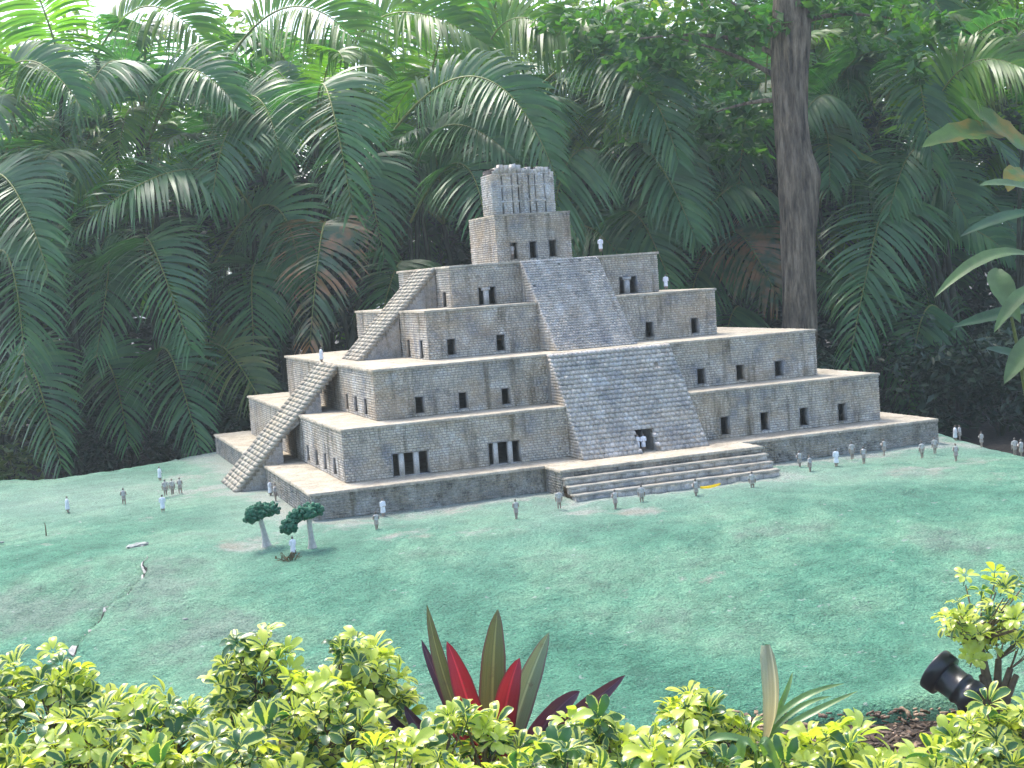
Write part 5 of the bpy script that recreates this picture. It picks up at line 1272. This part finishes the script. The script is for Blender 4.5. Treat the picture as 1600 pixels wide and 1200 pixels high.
def umbrella_leaf(seed):
    """one leaf: seven to nine oval leaflets fanned from a stalk"""
    g = np.random.default_rng(seed); Vs, Fs, U, k = [], [], [], 0
    nl = int(g.integers(6, 9)); n, m = 8, 4
    a0 = g.uniform(0, 6.28); cup = g.uniform(-.25, 1.0)
    for j in range(nl):
        az = a0+j*2*math.pi/nl+g.normal(0, .13); L = .053*g.uniform(.65, 1.2)
        d = np.array([math.cos(az), math.sin(az), 0.0]); z = np.array([0, 0, 1.0])
        P = bez(d*.010, d*L*.6+z*cup*L*.7, d*L*1.05+z*(cup*L*.8-.012*g.uniform(.2, 1.6)), n)
        T = np.gradient(P, axis=0); T /= np.linalg.norm(T, axis=1)[:, None]
        S = np.cross(T, z); S /= np.linalg.norm(S, axis=1)[:, None]; tw = g.normal(0, .25); Nn = np.cross(S, T); S = S*math.cos(tw)+Nn*math.sin(tw); Nn = np.cross(S, T)
        t = np.linspace(0, 1, n); wd = L*.235*np.interp(t, [0, .12, .35, .65, .88, 1], [.12, .45, .85, 1, .72, .08]); us = np.linspace(-1, 1, m+1)
        V = P[:, None]+S[:, None]*(wd[:, None]*us[None])[..., None]+Nn[:, None]*(.22*wd[:, None]*np.abs(us)[None])[..., None]
        i = np.arange(n*(m+1)).reshape(n, m+1)
        Vs.append(V.reshape(-1, 3)); Fs.append(np.stack([i[:-1, :-1], i[:-1, 1:], i[1:, 1:], i[1:, :-1]], -1).reshape(-1, 4)+k); k += n*(m+1)
        U.append(np.stack([np.broadcast_to(us[None], (n, m+1)), np.broadcast_to(t[:, None], (n, m+1))], -1).reshape(-1, 2))
    V, F = tube([(0, 0, 0), (0, 0, -.05)], [.0016, .002], 4); 
    Vs.append(V); Fs.append(F+k); U.append(np.zeros((len(V), 2)))
    return mesh('leaf', np.concatenate(Vs), np.concatenate(Fs), MAT['varieg'], True, uv=np.concatenate(U))
UL = [umbrella_leaf(900+k) for k in range(14)]
SHRUB_LABELS = ['bushy yellow-green variegated shrub at the far left, behind the nearest row', 'variegated shrub second from the left at the foot of the crack', 'variegated shrub with a tall sprig standing above the hedge at left', 'dark-hearted variegated shrub left of the red-leaved plant, back row',
                'low variegated shrub in front of the taller pair left of the red-leaved plant', 'variegated shrub growing over the foot of the red-leaved plant', 'variegated shrub right of the red-leaved plant, under its plum leaves', 'pale yellow variegated shrub just left of the palm seedling',
                'low variegated shrub right of the palm seedling', 'variegated shrub in the right corner in front of the floodlight', 'taller open shrub with bare brown stems over the floodlight', 'variegated shrub in the lower left corner', 'variegated shrub at the bottom edge, third from the left',
                'variegated shrub at the bottom edge left of centre', 'variegated shrub at the bottom edge right of centre', 'variegated shrub at the bottom edge before the palm seedling', 'variegated shrub at the bottom edge beside the bark mulch']
for (p, r_, n, li) in SHRUBS:
    n = int(n*(1.6 if li != 10 else 1.3))
    sh = empty('variegated_shrub', (p[0], p[1], SOILZ)); g = np.random.default_rng(500+li); off = np.array(sh.location)
    topz = p[2]-SOILZ; tall = li == 10
    Vs, Fs, k = [], [], 0
    forks = [np.array([g.normal(0, r_*.4), g.normal(0, r_*.3), topz*g.uniform(.35, .6)]) for _ in range(6)]
    for fk in forks:
        V, F = tube(bez((g.normal(0, .02), g.normal(0, .02), -.03), (fk[0]*.4, fk[1]*.4, fk[2]*.5), fk, 6), np.linspace(.010, .006, 6) if not tall else np.linspace(.018, .009, 6), 6); Vs.append(V); Fs.append(F+k); k += len(V)
    for j in range(n):
        az = g.uniform(0, 6.283); rr_ = math.sqrt(g.uniform(0, 1)); 
        hz = topz*(1-.42*rr_**2)-abs(g.normal(0, .07))-(.0 if j % 3 else g.uniform(0, .2))
        if tall: hz = topz*g.uniform(.52, 1.0); rr_ *= .55+.9*(1-abs(hz/topz-.75)*2)*.5
        q = np.array([math.cos(az)*rr_*r_*1.15, math.sin(az)*rr_*r_, max(hz, .06)])
        fk = forks[int(np.argmin([np.linalg.norm(f_-q) for f_ in forks]))]
        V, F = tube(bez(fk, (fk+q)/2+np.array([0, 0, -.02]), q-np.array([0, 0, .03]), 4), [.004, .003, .0025, .002], 4); Vs.append(V); Fs.append(F+k); k += len(V)
        o = obj('leaf', UL[int(g.integers(0, 14))], sh, q)
        tilt = Vector((q[0]/r_*.5+g.normal(0, .45), q[1]/r_*.5-.2+g.normal(0, .45), 1)).normalized()
        o.rotation_mode = 'QUATERNION'
        o.rotation_quaternion = tilt.to_track_quat('Z', 'Y') @ Vector((0, 0, 1)).rotation_difference(Vector((0, 0, 1)))
        s_ = g.uniform(.72, 1.12)*(.8 if tall else 1); o.scale = (s_,)*3
    obj('stem', mesh('stem', np.concatenate(Vs), np.concatenate(Fs), MAT['shrubstem'], True), sh)
    tag(sh, SHRUB_LABELS[li], 'shrub', 'variegated shrubs along the front')
# bark mulch on the bed
MAT['mulch'] = stone_mat('bark_mulch', [(.05, .035, .025), (.10, .07, .05), (.16, .11, .08), (.22, .17, .13)], rnd=.5, stain=.3, streak=0)
g = np.random.default_rng(5); n = 2600
cx, cy = g.normal(MULCH[0], .55, n), g.normal(MULCH[1]-.12, .28, n)
L = g.uniform(.008, .03, n); az = g.uniform(0, 6.28, n); d = np.stack([np.cos(az), np.sin(az), g.normal(0, .25, n)], 1); s = np.stack([-np.sin(az), np.cos(az), g.normal(0, .25, n)], 1)
zc = np.maximum(SOILZ+.012, mound(cx, cy)*0+SOILZ+.012)+g.uniform(0, .012, n)
P = np.stack([cx, cy, zc], 1)
keep = (mound(cx, cy) < SOILZ+.01); P, d, s, L = P[keep], d[keep], s[keep], L[keep]; n = len(P)
up = np.cross(d, s)
c8 = []
for sz_ in (0, 1):
    for a_, b_ in ((-1, -1), (1, -1), (1, 1), (-1, 1)): c8.append(P+d*(a_*L*.5)[:, None]+s*(b_*L*.22)[:, None]+up*(sz_*.004))
V = np.stack(c8, 1).reshape(-1, 3); F = (MB.BF[None]+(np.arange(n)*8)[:, None, None]).reshape(-1, 4)
tag(obj('bark_mulch', mesh('bark_mulch', V, F, MAT['mulch'])), 'brown bark mulch on the bed at the lower right', 'mulch', kind='stuff')

# ------------------------------------------------------------------ haze volume added to lift the dark tones like a lens veil
hz = MB(); hz.box(-950, 950, -950, 950, -1.6, 7.2)
hm = bpy.data.materials.new('veil_haze'); hm.use_nodes = True
for nd in list(hm.node_tree.nodes):
    if nd.type == 'BSDF_PRINCIPLED': hm.node_tree.nodes.remove(nd)
pv = hm.node_tree.nodes.new('ShaderNodeVolumePrincipled'); pv.inputs['Color'].default_value = (.80, .95, 1, 1); pv.inputs['Density'].default_value = .0034; pv.inputs['Anisotropy'].default_value = .3
hm.node_tree.links.new(pv.outputs[0], hm.node_tree.nodes['Material Output'].inputs['Volume'])
ho = hz.build('haze', hm); fix_normals(ho.data); tag(ho, kind='stuff')
